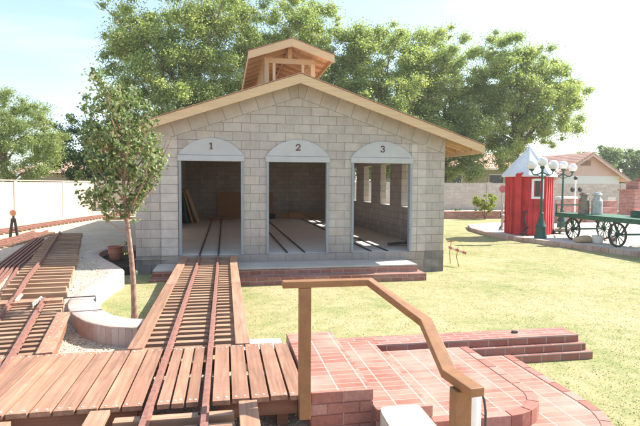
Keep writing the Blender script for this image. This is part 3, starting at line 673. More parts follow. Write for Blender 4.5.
for k, (a, c) in enumerate(BAYS):
    fr = MB()
    fr.box(a-0.055, a, BY0-0.035, BY0+0.11, FZ, OPZ); fr.box(c, c+0.055, BY0-0.035, BY0+0.11, FZ, OPZ)
    f_ = fr.build('door_frame', M['jamb'], shed, bevel=0.004)
    hd = MB(); hd.box(a-0.075, c+0.075, BY0-0.045, BY0+0.12, OPZ, SPZ+0.01); hd.build('header', M['bluegrey'], shed, bevel=0.004)
    cx = (a+c)/2; half = (c-a)/2+0.065
    ar = MB(); ar.prism_y(arc(cx, SPZ+0.016, half, 0.385)[::-1], BY0-0.03, BY0+0.03)
    pa = ar.build('arch_panel', M['bluegrey'], shed)
    numeral(k+1, cx, SPZ+0.22, BY0-0.038).build('numeral', M['numeral'], pa)
    # floor rails of this bay
    tr = thing('floor_rails', (cx, 18, FZ), ['dark rails set in the floor of bay one', 'dark rails set in the floor of bay two', 'dark rails set in the floor of bay three'][k], 'rails', 'rails set in the shed floor')
    tx = -0.36 if k == 0 else cx - 0.03
    for s in (-1, 1):
        b = MB(); b.box(tx+s*0.21-0.018, tx+s*0.21+0.018, 12.05 if k == 0 else 12.2, 24.2, FZ+0.002, FZ+0.028); b.build('rail', M['raildark'], tr)

# roof
ROX, RY0, RY1 = 4.52, 11.75, 25.75
def slope_boards(parent, x_in, x_out, zr, sl, y0, y1, th, mat, name='roof_boarding', bw=0.19, along=True, cx=RX):
    b = MB(); nrow = max(1, int(abs(x_out-x_in)/bw)); s = 1 if x_out > x_in else -1
    for i in range(nrow):
        a = x_in+(x_out-x_in)*i/nrow; c = x_in+(x_out-x_in)*(i+1)/nrow - s*0.006
        za, zc = zr-sl*abs(a-cx), zr-sl*abs(c-cx)
        b.add([(a,y0,za-th),(c,y0,zc-th),(c,y1,zc-th),(a,y1,za-th),(a,y0,za),(c,y0,zc),(c,y1,zc),(a,y1,za)],
              [(0,3,2,1),(4,5,6,7),(0,1,5,4),(1,2,6,5),(2,3,7,6),(3,0,4,7)])
    return b.build(name, mat, parent)
roof = MB()
OPW, OPA, OPB = 0.57, 13.86, 20.1  # roof cut open under the cupola, added to brighten the inside
for s in (-1, 1):
    for a, c, y0, y1 in ((OPW, ROX+0.02, RY0-0.03, RY1), (0, OPW, RY0-0.03, OPA), (0, OPW, OPB, RY1)):
        xa, xc, za, zc = RX+s*a, RX+s*c, 4.665-0.34*a, 4.665-0.34*c
        roof.add([(xa,y0,za),(xc,y0,zc),(xc,y1,zc),(xa,y1,za),(xa,y0,za+0.02),(xc,y0,zc+0.02),(xc,y1,zc+0.02),(xa,y1,za+0.02)],
                 [(0,3,2,1),(4,5,6,7),(0,1,5,4),(1,2,6,5),(2,3,7,6),(3,0,4,7)])
rf = roof.build('roof', M['rooftop'], shed)
for s in (-1, 1):
    slope_boards(rf, RX+s*(OPW+0.001), RX+s*(ROX-0.03), 4.66, 0.34, RY0+0.03, RY1-0.02, 0.022, M['osb'])
    slope_boards(rf, RX+s*0.001, RX+s*OPW, 4.66, 0.34, RY0+0.03, OPA, 0.022, M['osb'])
    slope_boards(rf, RX+s*0.001, RX+s*OPW, 4.66, 0.34, OPB, RY1-0.02, 0.022, M['osb'])
    xo = RX+s*ROX; zt, ze = 4.66, 4.66-0.34*ROX
    b = MB(); d = 0.215
    pl = [(RX, zt-d), (xo, ze-d+0.03), (xo, ze), (RX, zt)]
    if s < 0: pl = pl[::-1]
    b.prism_y(pl, RY0-0.01, RY0+0.03); b.build('rake_board', M['newwood_x'], rf, bevel=0.004)
    b = MB(); b.box(min(xo, xo-s*0.035), max(xo, xo-s*0.035), RY0+0.031, RY1-0.02, ze-0.185, ze-0.001); b.build('eave_board', M['newwood_z'], rf, bevel=0.004)
    b = MB(); b.box(min(xo-s*0.045, xo-s*0.80), max(xo-s*0.045, xo-s*0.80), RY0+0.04, RY1-0.1, ze-0.155, ze-0.14)
    # lookouts and rafters
    for i in range(24):
        yy = RY0+0.36+i*0.6
        if yy > RY1-0.2: break
        q = MB(); a, c = 0.05, ROX-0.05
        pl = [(RX+s*a, 4.637-0.34*a-0.14), (RX+s*c, 4.637-0.34*c-0.10), (RX+s*c, 4.637-0.34*c), (RX+s*a, 4.637-0.34*a)]
        if s < 0: pl = pl[::-1]
        q.prism_y(pl, yy-0.02, yy+0.02) if yy < BY0 - 0.06 or yy > BY0+T+0.06 else q.prism_y(pl, BY0+T+0.02, BY0+T+0.06)
        q.build('rafter', M['newwood_x'], rf)
    for i in range(6):
        a = 0.5+i*0.75; x = RX+s*a; z = 4.637-0.34*a
        q = MB(); q.bar((x, RY0+0.031, z-0.07), (x, BY0-0.012, z-0.07), 0.04, 0.12); q.build('lookout', M['newwood_y'], rf)

# cupola
cu = MB(); CY0, CY1, CW = 13.3, 20.5, 1.10
cupola = bpy.data.objects.new('cupola', None); C.objects.link(cupola); cupola.parent = shed; cupola.location = (0, CY0-BY0+0.45, 4.4)
zcr = 5.86
for s in (-1, 1):
    slope_boards(cupola, RX+s*0.001, RX+s*(CW-0.03), zcr, 0.34, CY0+0.035, CY1-0.02, 0.02, M['osb'], 'cupola_boarding', 0.14)
q = MB()
for s in (-1, 1):
    xo = RX+s*CW
    z0, z1 = zcr+0.003, zcr+0.003-0.34*CW
    q.add([(RX,CY0-0.02,z0),(xo+s*0.015,CY0-0.02,z1),(xo+s*0.015,CY1,z1),(RX,CY1,z0),(RX,CY0-0.02,z0+0.015),(xo+s*0.015,CY0-0.02,z1+0.015),(xo+s*0.015,CY1,z1+0.015),(RX,CY1,z0+0.015)],
          [(0,3,2,1),(4,5,6,7),(0,1,5,4),(1,2,6,5),(2,3,7,6),(3,0,4,7)])
q.build('cupola_roof', M['rooftop'], cupola)
for s in (-1, 1):
    xo = RX+s*CW; zt, ze = zcr, zcr-0.34*CW
    pl = [(RX, zt-0.20), (xo, ze-0.19), (xo, ze), (RX, zt)]
    q = MB(); q.prism_y(pl if s > 0 else pl[::-1], CY0-0.01, CY0+0.03); q.build('rake_board', M['newwood_x'], cupola, bevel=0.003)
    q = MB(); q.box(min(xo, xo-s*0.03), max(xo, xo-s*0.03), CY0+0.031, CY1, ze-0.13, ze-0.001); q.build('eave_board', M['newwood_y'], cupola, bevel=0.003)
    q = MB(); q.box(min(xo-s*0.035, xo-s*0.43), max(xo-s*0.035, xo-s*0.43), 0,0,0,0)
    for i in range(12):
        yy = CY0+0.36+i*0.6
        a, c = 0.02, CW-0.04
        pl = [(RX+s*a, zcr-0.023-0.34*a-0.09), (RX+s*c, zcr-0.023-0.34*c-0.07), (RX+s*c, zcr-0.023-0.34*c), (RX+s*a, zcr-0.023-0.34*a)]
        q = MB(); q.prism_y(pl if s > 0 else pl[::-1], yy-0.018, yy+0.018)
        if yy < CY1-0.1: q.build('rafter', M['newwood_x'], cupola)
    # side posts and plates
    xs_ = RX+s*0.62
    q = MB(); q.box(xs_-0.045, xs_+0.045, CY0+0.42, CY1-0.3, 5.40, 5.46); q.build('top_plate', M['newwood_y'], cupola)
    for i in range(11):
        yy = CY0+0.46+i*0.65
        if yy > CY1-0.3: break
        q = MB(); q.box(xs_-0.045, xs_+0.045, yy-0.04, yy+0.04, 4.45, 5.40); q.build('post', M['newwood_z'], cupola)
FY = CY0+0.44
q = MB(); q.box(RX-0.665, RX+0.665, FY-0.035, FY+0.005, 5.31, 5.44); q.build('front_beam', M['newwood_x'], cupola)
for dx in (-0.61, -0.42, 0.34, 0.61):
    q = MB(); w = 0.055 if abs(dx) > 0.5 else 0.035; q.box(RX+dx-w, RX+dx+w, FY-0.03, FY+0.006, 4.42, 5.309); q.build('front_post', M['newwood_z'], cupola)
q = MB(); q.box(RX-0.66, RX+0.66, CY1-0.36, CY1-0.33, 4.42, 5.5); q.build('rear_board', M['osb'], cupola)
q = MB(); q.box(RX-0.02, RX+0.02, CY0+0.04, CY1-0.04, 5.72, 5.82); q.build('ridge_beam', M['newwood_y'], cupola)
q = MB(); q.box(RX-0.05, RX+0.05, FY-0.02, FY+0.02, 5.441, 5.71); q.build('king_post', M['newwood_z'], cupola)

# things inside the shed
def leaning(name, label, y, x, w, h, th, mat, lean=0.28, cat='board'):
    b = MB(); zb = FZ+0.005
    # a board standing on edge along Y leaning on the left wall
    b.add([(x,y,zb),(x+th,y,zb),(x+th,y+w,zb),(x,y+w,zb),(x-lean,y,zb+h),(x-lean+th,y,zb+h),(x-lean+th,y+w,zb+h),(x-lean,y+w,zb+h)],
          [(0,3,2,1),(4,5,6,7),(0,1,5,4),(1,2,6,5),(2,3,7,6),(3,0,4,7)])
    o = b.build(name, mat, None, loc=(x, y, zb)); tag(o, label, cat); return o
leaning('green_board', 'dark green board leaning on the left wall inside bay one', 21.6, -1.50, 1.2, 1.38, 0.05, M['greenboard'], 0.24)
leaning('timber_board', 'brown board leaning in front of the green board inside bay one', 21.9, -1.34, 1.2, 1.36, 0.04, M['ply'], 0.36)
leaning('pale_board', 'pale board leaning outermost beside the brown board inside bay one', 22.4, -1.14, 1.3, 1.38, 0.03, M['newwood_z'], 0.5)
b = MB(); b.box(-0.36, 2.26, BY1-0.10, BY1-0.07, FZ+0.01, 1.76)
tag(b.build('plywood_sheet', M['ply'], None, loc=(1, BY1-0.1, FZ)), 'orange brown plywood sheet standing against the rear wall inside the shed', 'plywood')
b = MB(); b.box(2.3, 5.1, BY1-0.22, BY1-0.13, FZ+0.004, FZ+0.24)
tag(b.build('timber_beam', M['newwood_x'], None, loc=(3.6, BY1-0.2, FZ)), 'long pale timber lying along the rear wall behind bay two', 'timber')
b = MB(); b.box(3.0, 3.7, BY1-0.45, BY1-0.25, FZ+0.004, FZ+0.30)
tag(b.build('timber_offcut', M['ply'], None, loc=(3.3, BY1-0.4, FZ)), 'short brown offcut lying before the pale timber at the rear wall', 'timber')
b = MB()
for i in range(5):
    r = 0.26+0.02*(i % 2); pts = [(2.05+r*math.cos(a), BY1-0.75+r*math.sin(a), FZ+0.03+i*0.045) for a in np.linspace(0, 6.283, 25)]
    b.tube(pts, 0.022, 6)
tag(b.build('hose_coil', M['iron'], None, smooth=True, loc=(2.05, BY1-0.75, FZ)), 'dark coil of hose on the floor near the rear wall', 'hose')
b = MB(); b.box(-0.75, 0.35, 23.6, 24.0, FZ+0.004, FZ+0.10); b.box(-0.6, 0.2, 23.65, 23.95, FZ+0.104, FZ+0.17)
tag(b.build('timber_buffer', M['deckwood'], None, loc=(-0.2, 23.8, FZ)), 'timber blocks lying across the rails at the rear of bay one', 'timber')
b = MB(); b.bar((4.30, 13.3, FZ+0.05), (4.95, 13.3, FZ+0.09), 0.14, 0.05); b.bar((4.95, 13.32, FZ+0.02), (5.08, 13.32, FZ+0.38), 0.1, 0.03)
tag(b.build('angle_bracket', M['iron'], None, loc=(4.9, 13.3, FZ)), 'dark metal bracket lying on the floor by the right jamb of bay three', 'bracket')

# brick steps in front of the shed
st = thing('brick_steps', (1.4, 11.7, 0), 'long low brick step with grey concrete top below the shed bays', 'steps')
b = MB(); b.box(-1.55, 4.48, 11.02, BY0-0.002, 0, 0.165); b.build('lower_step', M['brick'], st)
b = MB(); b.box(-1.50, 4.36, 11.28, BY0-0.002, 0.165, 0.30); b.build('upper_step', M['brick'], st)
b = MB(); b.box(-1.50, 4.36, 11.28, BY0-0.003, 0.302, 0.335); b.build('concrete_top', M['concrete'], st, bevel=0.006)

# ================================================================== tracks
def rail_bar(pts, parent, head=0.036, h=0.062, mat=None):
    b = MB()
    P = [Vector(p) for p in pts]
    prof = [(-0.032,0),(0.032,0),(0.032,0.008),(0.008,0.014),(0.008,0.042),(head/2,0.047),(head/2,h),(-head/2,h),(-head/2,0.047),(-0.008,0.042),(-0.008,0.014),(-0.032,0.008)]
    vs = []; n = len(prof)
    for i, p in enumerate(P):
        d = (P[min(i+1, len(P)-1)]-P[max(i-1, 0)]); d.z = 0; d.normalize(); r = Vector((d.y, -d.x, 0))
        vs += [p + r*a + Vector((0, 0, z)) for a, z in prof]
    fs = [(i*n+j, i*n+(j+1) % n, (i+1)*n+(j+1) % n, (i+1)*n+j) for i in range(len(P)-1) for j in range(n)]
    fs += [tuple(range(n-1, -1, -1)), tuple((len(P)-1)*n+j for j in range(n))]
    b.add(vs, fs); return b.build('rail', mat or M['rail'], parent)
def tie_mesh(L, w, h, mat, name='tie', sp=(-0.24, -0.172, 0.172, 0.24)):
    b = MB(); b.box(-L/2, L/2, -w/2, w/2, -h, 0); b.cur = 1
    for x in sp: b.box(x-0.007, x+0.007, -0.008, 0.008, -0.002, 0.016)
    o = b.build(name, [mat, M['iron']], None, bevel=0.004); return o
def put_ties(parent, spots, L, w, h, mat, jit=0.01, sp=(-0.24, -0.172, 0.172, 0.24)):
    first = None; base = world_loc(parent)
    for (x, y, z, a) in spots:
        if first is None: o = first = tie_mesh(L, w, h, mat, 'tie', sp)
        else: o = first.copy(); C.objects.link(o)
        o.parent = parent; o.location = (x-base.x+random.uniform(-jit, jit), y-base.y+random.uniform(-jit, jit)*0.4, z-base.z+random.uniform(-0.003, 0.002)); o.rotation_euler = (0, 0, a+random.uniform(-0.012, 0.012))
    return first
TZ = 0.47    # tie tops
# trestle track leading into bay 1
TX = -0.36
rt = thing('railway_track', (TX, 8.7, 0), 'miniature railway track with side planks ramping level into bay one', 'track', 'miniature railway tracks')
put_ties(rt, [(TX, 5.47+i*0.2, TZ, 0) for i in range(34)], 0.96, 0.085, 0.085, M['tiewood'])
for s in (-1, 1): rail_bar([(TX+s*0.205, 5.38, TZ), (TX+s*0.205, 12.0, TZ)], rt)
for s in (-1, 1):
    b = MB(); x = TX+s*0.535; b.box(x-0.075, x+0.075, 5.36, 8.7, TZ+0.004, TZ+0.045); b.box(x-0.075, x+0.075, 8.712, 12.02, TZ+0.004, TZ+0.045)
    b.build('side_plank', M['sidewood'], rt, bevel=0.005)
for s in (-1, 1):
    b = MB(); x = TX+s*0.36; b.box(x-0.04, x+0.04, 5.4, 12.0, TZ-0.235, TZ-0.09); b.build('stringer', M['beamwood'], rt)
for i in range(5):
    b = MB(); y = 5.7+i*1.45; b.box(TX-0.42, TX+0.42, y-0.05, y+0.05, 0.0, TZ-0.24); b.build('trestle_block', M['beamwood'], rt)
# continuation of the same track toward the viewer
nt = thing('railway_track', (TX, 3.0, 0), 'near end of the track below the deck at the bottom edge, between two side planks', 'track', 'miniature railway tracks')
put_ties(nt, [(TX, 3.86-i*0.2, TZ-0.01, 0) for i in range(9)], 0.86, 0.085, 0.085, M['tiewood'])
for s in (-1, 1): rail_bar([(TX+s*0.205, 1.9, TZ), (TX+s*0.205, 5.375, TZ)], nt)
for s in (-1, 1):
    b = MB(); x = TX+s*0.535-0.01; b.box(x-0.07, x+0.07, 2.0, 3.94, TZ-0.002, TZ+0.038); b.build('side_plank', M['deckwood'], nt, bevel=0.005)
    b = MB(); b.box(TX+s*0.36-0.04, TX+s*0.36+0.04, 2.0, 3.9, TZ-0.24, TZ-0.10); b.build('stringer', M['beamwood'], nt)
b = MB(); b.box(TX-0.42, TX+0.42, 3.2, 3.3, 0.1, TZ-0.245); b.box(TX-0.42, TX+0.42, 2.2, 2.3, 0.1, TZ-0.245); b.build('trestle_block', M['beamwood'], nt)
# left track L
def Lx(y):
    pts = [(1.8,-2.05),(4.2,-2.09),(5.0,-2.16),(5.4,-2.24),(7.95,-2.76),(11.3,-3.47),(18.1,-5.08)]
    for (y0, x0), (y1, x1) in zip(pts[:-1], pts[1:]):
        if y <= y1: return x0+(x1-x0)*(y-y0)/(y1-y0)
    return pts[-1][1]
def La(y): return math.atan2(-(Lx(y+0.3)-Lx(y-0.3)), 0.6)
lt = thing('railway_track', (Lx(6.6), 6.6, 0), 'left track section just behind the deck with a wide bolted side plank', 'track', 'miniature railway tracks')
put_ties(lt, [(Lx(5.46+i*0.175), 5.46+i*0.175, TZ, La(6.5)*0.6) for i in range(14)], 0.96, 0.08, 0.08, M['tiewood'])
for s, y1 in ((-1, 8.0), (1, 7.95)): rail_bar([(Lx(y)+s*0.205, y, TZ) for y in (5.35, 6.2, 7.1, y1)], lt)
b = MB(); b.bar((Lx(5.4)+0.50, 5.37, TZ+0.024), (Lx(7.1)+0.55, 7.05, TZ+0.024), 0.15, 0.042); b.cur = 1
for y in np.arange(5.5, 7.0, 0.21):
    for dx in (-0.04, 0.04):
        b.lathe([(0.008, 0), (0.008, 0.004), (0.003, 0.006)], (Lx(y)+0.51+dx+(y-5.4)*0.02, y, TZ+0.044), 6)
b.build('side_plank', [M['deckwood'], M['screw']], lt, bevel=0.003)
b = MB(); b.bar((Lx(5.4)+0.51, 5.42, TZ-0.09), (Lx(7.1)+0.56, 7.03, TZ-0.09), 0.06, 0.16); b.bar((Lx(5.4)-0.45, 5.42, TZ-0.16), (Lx(7.1)-0.45, 7.1, TZ-0.16), 0.06, 0.14); b.build('stringer', M['beamwood'], lt)
lt2 = thing('railway_track', (Lx(9), 9.0, 0), 'left track panel of thick ties with a single rust red rail on its left side', 'track', 'miniature railway tracks')
sp = []
y = 7.35
while y < 18.0:
    z = gh(0, y)+0.10 if y > 9.6 else max(gh(0, y)+0.10, TZ-0.02)
    sp.append((Lx(y)-(0.0 if y > 8.2 else 0.05), y, z, La(10)*0.35)); y += 0.29 if y < 9 else 0.315
put_ties(lt2, sp, 0.92, 0.085, 0.10, M['tiewood'], 0.02, (-0.24, -0.172))
rail_bar([(Lx(y)-0.205, y, max(gh(0, y)+0.10, TZ-0.02)) for y in np.linspace(8.05, 18.0, 14)], lt2)
b = MB(); b.bar((Lx(8.0)-0.36, 7.72, TZ+0.005), (Lx(8.0)+0.48, 7.90, TZ+0.005), 0.16, 0.08); b.build('sleeper_plank', M['sidewood'], lt2, bevel=0.006)
b = MB()
for a_, c_ in (((Lx(7.6)-0.205, 7.75), (Lx(7.9)-0.22, 8.2)), ((Lx(7.6)+0.1, 7.5), (Lx(7.9)+0.13, 7.95))):
    b.bar((a_[0]+0.03, a_[1], TZ+0.05), (c_[0]+0.03, c_[1], TZ+0.05), 0.014, 0.05)
    for k in range(4):
        f = (k+0.5)/4; b.lathe([(0.016, 0), (0.016, 0.02)], (a_[0]+(c_[0]-a_[0])*f+0.045, a_[1]+(c_[1]-a_[1])*f, TZ+0.05), 8, 'z')
b.build('joint_bars', M['screw'], lt2)
# near left track
nl = thing('railway_track', (-2.06, 3.2, 0), 'track end in the bottom left corner, one side plank showing', 'track', 'miniature railway tracks')
put_ties(nl, [(-2.06, 3.84-i*0.2, TZ-0.02, 0) for i in range(8)], 1.0, 0.085, 0.085, M['tiewood'])
for s in (-1, 1): rail_bar([(Lx(y)+s*0.205, y, TZ) for y in (2.0, 3.2, 4.2, 4.7, 5.0, 5.345)], nl)
b = MB(); b.box(-1.62, -1.48, 2.0, 3.88, TZ-0.01, TZ+0.03); b.build('side_plank', M['deckwood'], nl, bevel=0.005)
b = MB(); b.box(-1.58, -1.52, 2.0, 3.87, 0.15, TZ-0.012); b.build('stringer', M['beamwood'], nl)

# deck
dk = thing('plank_deck', (-1.5, 4.7, 0), 'broad redwood plank crossing deck over the two near tracks, screws at the plank ends', 'deck')
DF, DR, DZ = 3.98, 5.35, 0.505
b = MB(); sc_ = b
slots = [(TX-0.205, 0.045), (TX+0.205, 0.045)]
x = 0.635
cols = []
while x > 0.0: cols.append((x-0.138, x)); x -= 0.152
# planks between the rail slots
def fill(x0, x1, w):
    n = max(1, round((x1-x0)/w)); p = (x1-x0)/n
    return [(x0+i*p+0.004, x0+(i+1)*p-0.004) for i in range(n)]
cols = fill(TX+0.25, 0.64, 0.152) + fill(TX-0.16, TX+0.16, 0.107) + fill(-4.6, TX-0.25, 0.157)
def lslot(x):   # skip where the left track's rails cross
    return False
for (x0, x1) in cols:
    dz = random.uniform(-0.002, 0.002); e0 = random.uniform(-0.012, 0.012); e1 = random.uniform(-0.012, 0.012)
    g_ = 0.005
    segs = [(DF+e0, DR+e1)]
    for (a, c) in segs:
        b.cur = 0; b.box(x0+g_, x1-g_, a, c, DZ-0.038+dz, DZ+dz)
    b.cur = 1
    for yy in (DF+0.045, DR-0.05, ):
        for dx in (0.25, 0.75):
            sx = x0+(x1-x0)*dx + random.uniform(-0.008, 0.008)
            sc_.lathe([(0.0105, 0), (0.0105, 0.003), (0.004, 0.005)], (sx, yy+random.uniform(-0.01, 0.01), DZ+dz), 7)
b.build('decking', [M['deckwood'], M['screw']], dk, bevel=0.003)
for (x0, x1) in ((-4.6, TX-0.30), (TX+0.30, 0.56)):
    for yy in (DF+0.05, DR-0.1):
        q = MB(); q.box(x0, x1, yy, yy+0.045, DZ-0.17, DZ-0.042); q.build('beam', M['beamwood'], dk)
for x in (-4.2, -2.9, -1.15, 0.45):
    q = MB(); q.box(x-0.045, x+0.045, DF+0.1, DF+0.19, 0.1, DZ-0.172); q.build('leg', M['beamwood'], dk)
    q = MB(); q.box(x-0.045, x+0.045, DR-0.3, DR-0.21, 0.1, DZ-0.172); q.build('leg', M['beamwood'], dk)

# loose rails bundle
rb = thing('rail_bundle', (-4.3, 12.5, 0), 'bundle of long loose rails lying left of the single rail panel', 'rails')
for k in range(6):
    x0 = -3.42-0.085*k; x1 = -5.22-0.085*k
    zz = gh(0, 12)+0.01
    rail_bar([(x0+0.03*random.random(), 8.6+random.uniform(-.2, .2), gh(0, 8.6)+0.012), (x0+(x1-x0)*0.35, 11.2, zz), (x1, 16.9+random.uniform(-.3, .3), zz)], rb, 0.04, 0.065)
# far tracks by the wall
def far_track(pts, label, n, L=0.9, z=0.45):
    P = [Vector((x, y, 0)) for x, y in pts]
    seg = [0]
    for a, c in zip(P[:-1], P[1:]): seg.append(seg[-1]+(c-a).length)
    def at(d):
        for i in range(len(P)-1):
            if d <= seg[i+1] or i == len(P)-2:
                f = (d-seg[i])/(seg[i+1]-seg[i]); return P[i].lerp(P[i+1], f), (P[i+1]-P[i]).normalized()
    o = thing('railway_track', (P[0].x, P[0].y, 0), label, 'track', 'miniature railway tracks')
    spots = []
    for i in range(n):
        p, d = at(seg[-1]*(i+0.5)/n); spots.append((p.x, p.y, z+0.05, math.atan2(d.y, d.x)-math.pi/2))
    put_ties(o, spots, L, 0.09, 0.09, M['tiewood'])
    for s in (-1, 1):
        q = []
        for i in range(14):
            p, d = at(seg[-1]*i/13); q.append((p.x+d.y*s*0.205, p.y-d.x*s*0.205, z+0.05))
        rail_bar(q, o)
    return o
far_track([(-8.2,16.0),(-7.45,19.3),(-7.2,21.2),(-6.8,23.6),(-6.1,27.3),(-5.0,31.2),(-3.0,32.6),(-1.5,33.0)], 'long curving track that follows the left white wall to its corner', 60)
far_track([(-6.6,12.6),(-6.05,15.1),(-5.95,17.0),(-6.15,19.0)], 'short track stub beside the orange disc signal', 24)
b = MB(); b.box(-5.6, -2.0, 25.6, 25.8, 0.40, 0.56)
tag(b.build('timber_edging', M['beamwood'], None, loc=(-4, 25.7, 0.44)), 'dark timber edging lying across the gravel far behind the young tree', 'timber edging')

# orange disc signal
SX, SY = -6.43, 17.45
sg = thing('disc_signal', (SX, SY, 0.44), 'small orange disc on a black A shaped stand by the left wall', 'signal')
b = MB(); b.bar((SX-0.11, SY, 0.44), (SX-0.03, SY, 1.06), 0.07, 0.05, (0, 1, 0)); b.bar((SX+0.11, SY, 0.44), (SX+0.03, SY, 1.06), 0.07, 0.05, (0, 1, 0)); b.bar((SX-0.08, SY+0.01, 0.7), (SX+0.08, SY+0.01, 0.7), 0.04, 0.03); b.build('stand', M['iron'], sg)
b = MB(); b.box(SX-0.025, SX+0.025, SY-0.025, SY+0.025, 1.05, 1.14); b.build('bracket', M['iron'], sg)
b = MB(); b.lathe([(0.001, -0.012), (0.085, -0.012), (0.095, -0.008), (0.095, 0.008), (0.085, 0.012), (0.001, 0.012)], (SX, SY-0.02, 1.23), 24, 'y'); b.build('disc', M['orange'], sg)
# rusty bent rod
b = MB(); b.tube([(-3.3, 7.62, 0.50), (-2.9, 7.85, 0.47), (-2.41, 8.10, 0.475), (-1.89, 8.06, 0.50), (-1.89, 8.06, 0.47), (-1.84, 7.86, 0.44)], 0.010, 6)
tag(b.build('metal_rod', M['iron'], None, smooth=True, loc=(-2.4, 8.1, 0.47)), 'thin dark bent rod lying across the gravel onto the pale curb', 'rod')

# brick curb
cb = thing('brick_curb', (-1.9, 8.6, 0), 'curved pale brick curb snaking from the track to the shed wall around the young tree', 'curb')
P = [Vector((x, y, 0)) for x, y in curb_c]
# resample smoothly (Catmull-Rom)
def cr_pts(P, n):
    out = []
    for i in range(len(P)-1):
        p0, p1, p2, p3 = P[max(i-1, 0)], P[i], P[i+1], P[min(i+2, len(P)-1)]
        for k in range(n):
            t_ = k/n; out.append(0.5*((2*p1)+(p2-p0)*t_+(2*p0-5*p1+4*p2-p3)*t_*t_+(3*p1-p0-3*p2+p3)*t_**3))
    return out+[P[-1]]
Q = cr_pts(P, 10); acc = [0]
for a, c in zip(Q[:-1], Q[1:]): acc.append(acc[-1]+(c-a).length)
def cat(d):
    for i in range(len(Q)-1):
        if d <= acc[i+1] or i == len(Q)-2:
            f = (d-acc[i])/(acc[i+1]-acc[i]); return Q[i].lerp(Q[i+1], f), (Q[min(i+2, len(Q)-1)]-Q[max(i-1, 0)]).normalized()
b = MB(); n = int(acc[-1]/0.068); hw = 0.19
core = MB()
for i in range(n):
    a, c = acc[-1]*i/n+0.0015, acc[-1]*(i+1)/n-0.0015
    (p, d), (p2, d2) = cat(a), cat(c); r, r2 = Vector((d.y, -d.x, 0)), Vector((d2.y, -d2.x, 0))
    z1 = 0.425+random.uniform(-0.002, 0.002)
    v = [p-r*hw, p-r*(hw-0.06), p2-r2*(hw-0.06), p2-r2*hw]; b.add([(q.x, q.y, -0.02) for q in v]+[(q.x, q.y, z1) for q in v], [(0,3,2,1),(4,5,6,7),(0,1,5,4),(1,2,6,5),(2,3,7,6),(3,0,4,7)])
core_rings = []
for i in range(140):
    a, c = acc[-1]*i/140, acc[-1]*(i+1)/140
    (p, d), (p2, d2) = cat(a), cat(c); r, r2 = Vector((d.y, -d.x, 0)), Vector((d2.y, -d2.x, 0)); w = hw-0.006
    core_rings.append([p-r*(hw-0.012), p+r*w]); 
cat_end = cat(acc[-1]-1e-4); core_rings.append([cat_end[0]-Vector((cat_end[1].y, -cat_end[1].x, 0))*(hw-0.012), cat_end[0]+Vector((cat_end[1].y, -cat_end[1].x, 0))*hw])
prof_k = len(core_rings); vs = []
for k, (a_, c_) in enumerate(core_rings):
    o_ = (a_-c_).normalized()*0.016; zz = random.uniform(-0.002, 0.002)
    for q, z in ((a_, -0.02), (a_, 0.424), (a_+o_, 0.427), (a_+o_, 0.444+zz), (a_+o_*0.4, 0.452+zz), (c_+o_*0.6, 0.452+zz), (c_, 0.445), (c_, -0.02)): vs.append((q.x, q.y, z))
fs = [(8*k+j, 8*k+(j+1) % 8, 8*k+8+(j+1) % 8, 8*k+8+j) for k in range(prof_k-1) for j in range(8)] + [tuple(range(7, -1, -1)), tuple(8*(prof_k-1)+j for j in range(8))]
core.add(vs, fs)
b.build('brick_course', M['curb'], cb); core.build('cap', M['curbcap'], cb, smooth=True)

# flowerpot
fp = thing('flower_pot', (-2.62, 13.2, 0.30), 'round terracotta flowerpot on dark soil behind the curb by the shed wall', 'flowerpot')
b = MB(); b.lathe([(0.12, 0), (0.145, 0.04), (0.15, 0.17), (0.165, 0.175), (0.165, 0.20), (0.155, 0.205), (0.16, 0.30), (0.175, 0.31), (0.175, 0.34), (0.14, 0.34), (0.13, 0.27), (0.02, 0.26)], (-2.62, 13.2, 0.30), 28); b.build('pot', M['terracotta'], fp, smooth=True)
cl = np.array([(-2.32, 13.1, 0.72, 0.07), (-2.28, 13.0, 0.6, 0.06), (-2.36, 13.1, 0.5, 0.06)])
b = MB(); b.tube([(-2.5,13.15,0.54),(-2.4,13.12,0.65),(-2.32,13.1,0.75)], 0.008, 5); b.build('stem', M['bark'], fp)
crown('foliage', cl, 120, 0.05, M['leaf_bush'], fp)

# ================================================================== brick platform and rounded steps (right foreground)
bs = thing('brick_platform', (1.8, 4.7, 0), 'stepped red brick platform right of the railing with two rounded corners', 'steps')
PB = 5.62
def rounded(x0, x1, y0, y1, r, n=14):
    p = [(x0, y1), (x0, y0)]
    for i in range(n+1):
        a = -math.pi/2 + (math.pi/2)*i/n; p.append((x1-r+r*math.cos(a), y0+r+r*math.sin(a)))
    return p + [(x1, y1)]
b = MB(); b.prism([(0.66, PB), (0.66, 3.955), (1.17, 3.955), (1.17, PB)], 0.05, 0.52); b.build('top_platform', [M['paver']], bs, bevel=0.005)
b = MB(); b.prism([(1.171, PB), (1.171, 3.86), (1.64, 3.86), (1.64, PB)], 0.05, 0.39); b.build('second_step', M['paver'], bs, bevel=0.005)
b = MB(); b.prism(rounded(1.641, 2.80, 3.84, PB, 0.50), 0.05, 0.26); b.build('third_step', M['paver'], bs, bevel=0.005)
b = MB(); b.prism(rounded(1.642, 3.36, 3.30, PB+0.001, 0.95), 0.02, 0.13); b.build('bottom_step', M['paver'], bs, bevel=0.005)
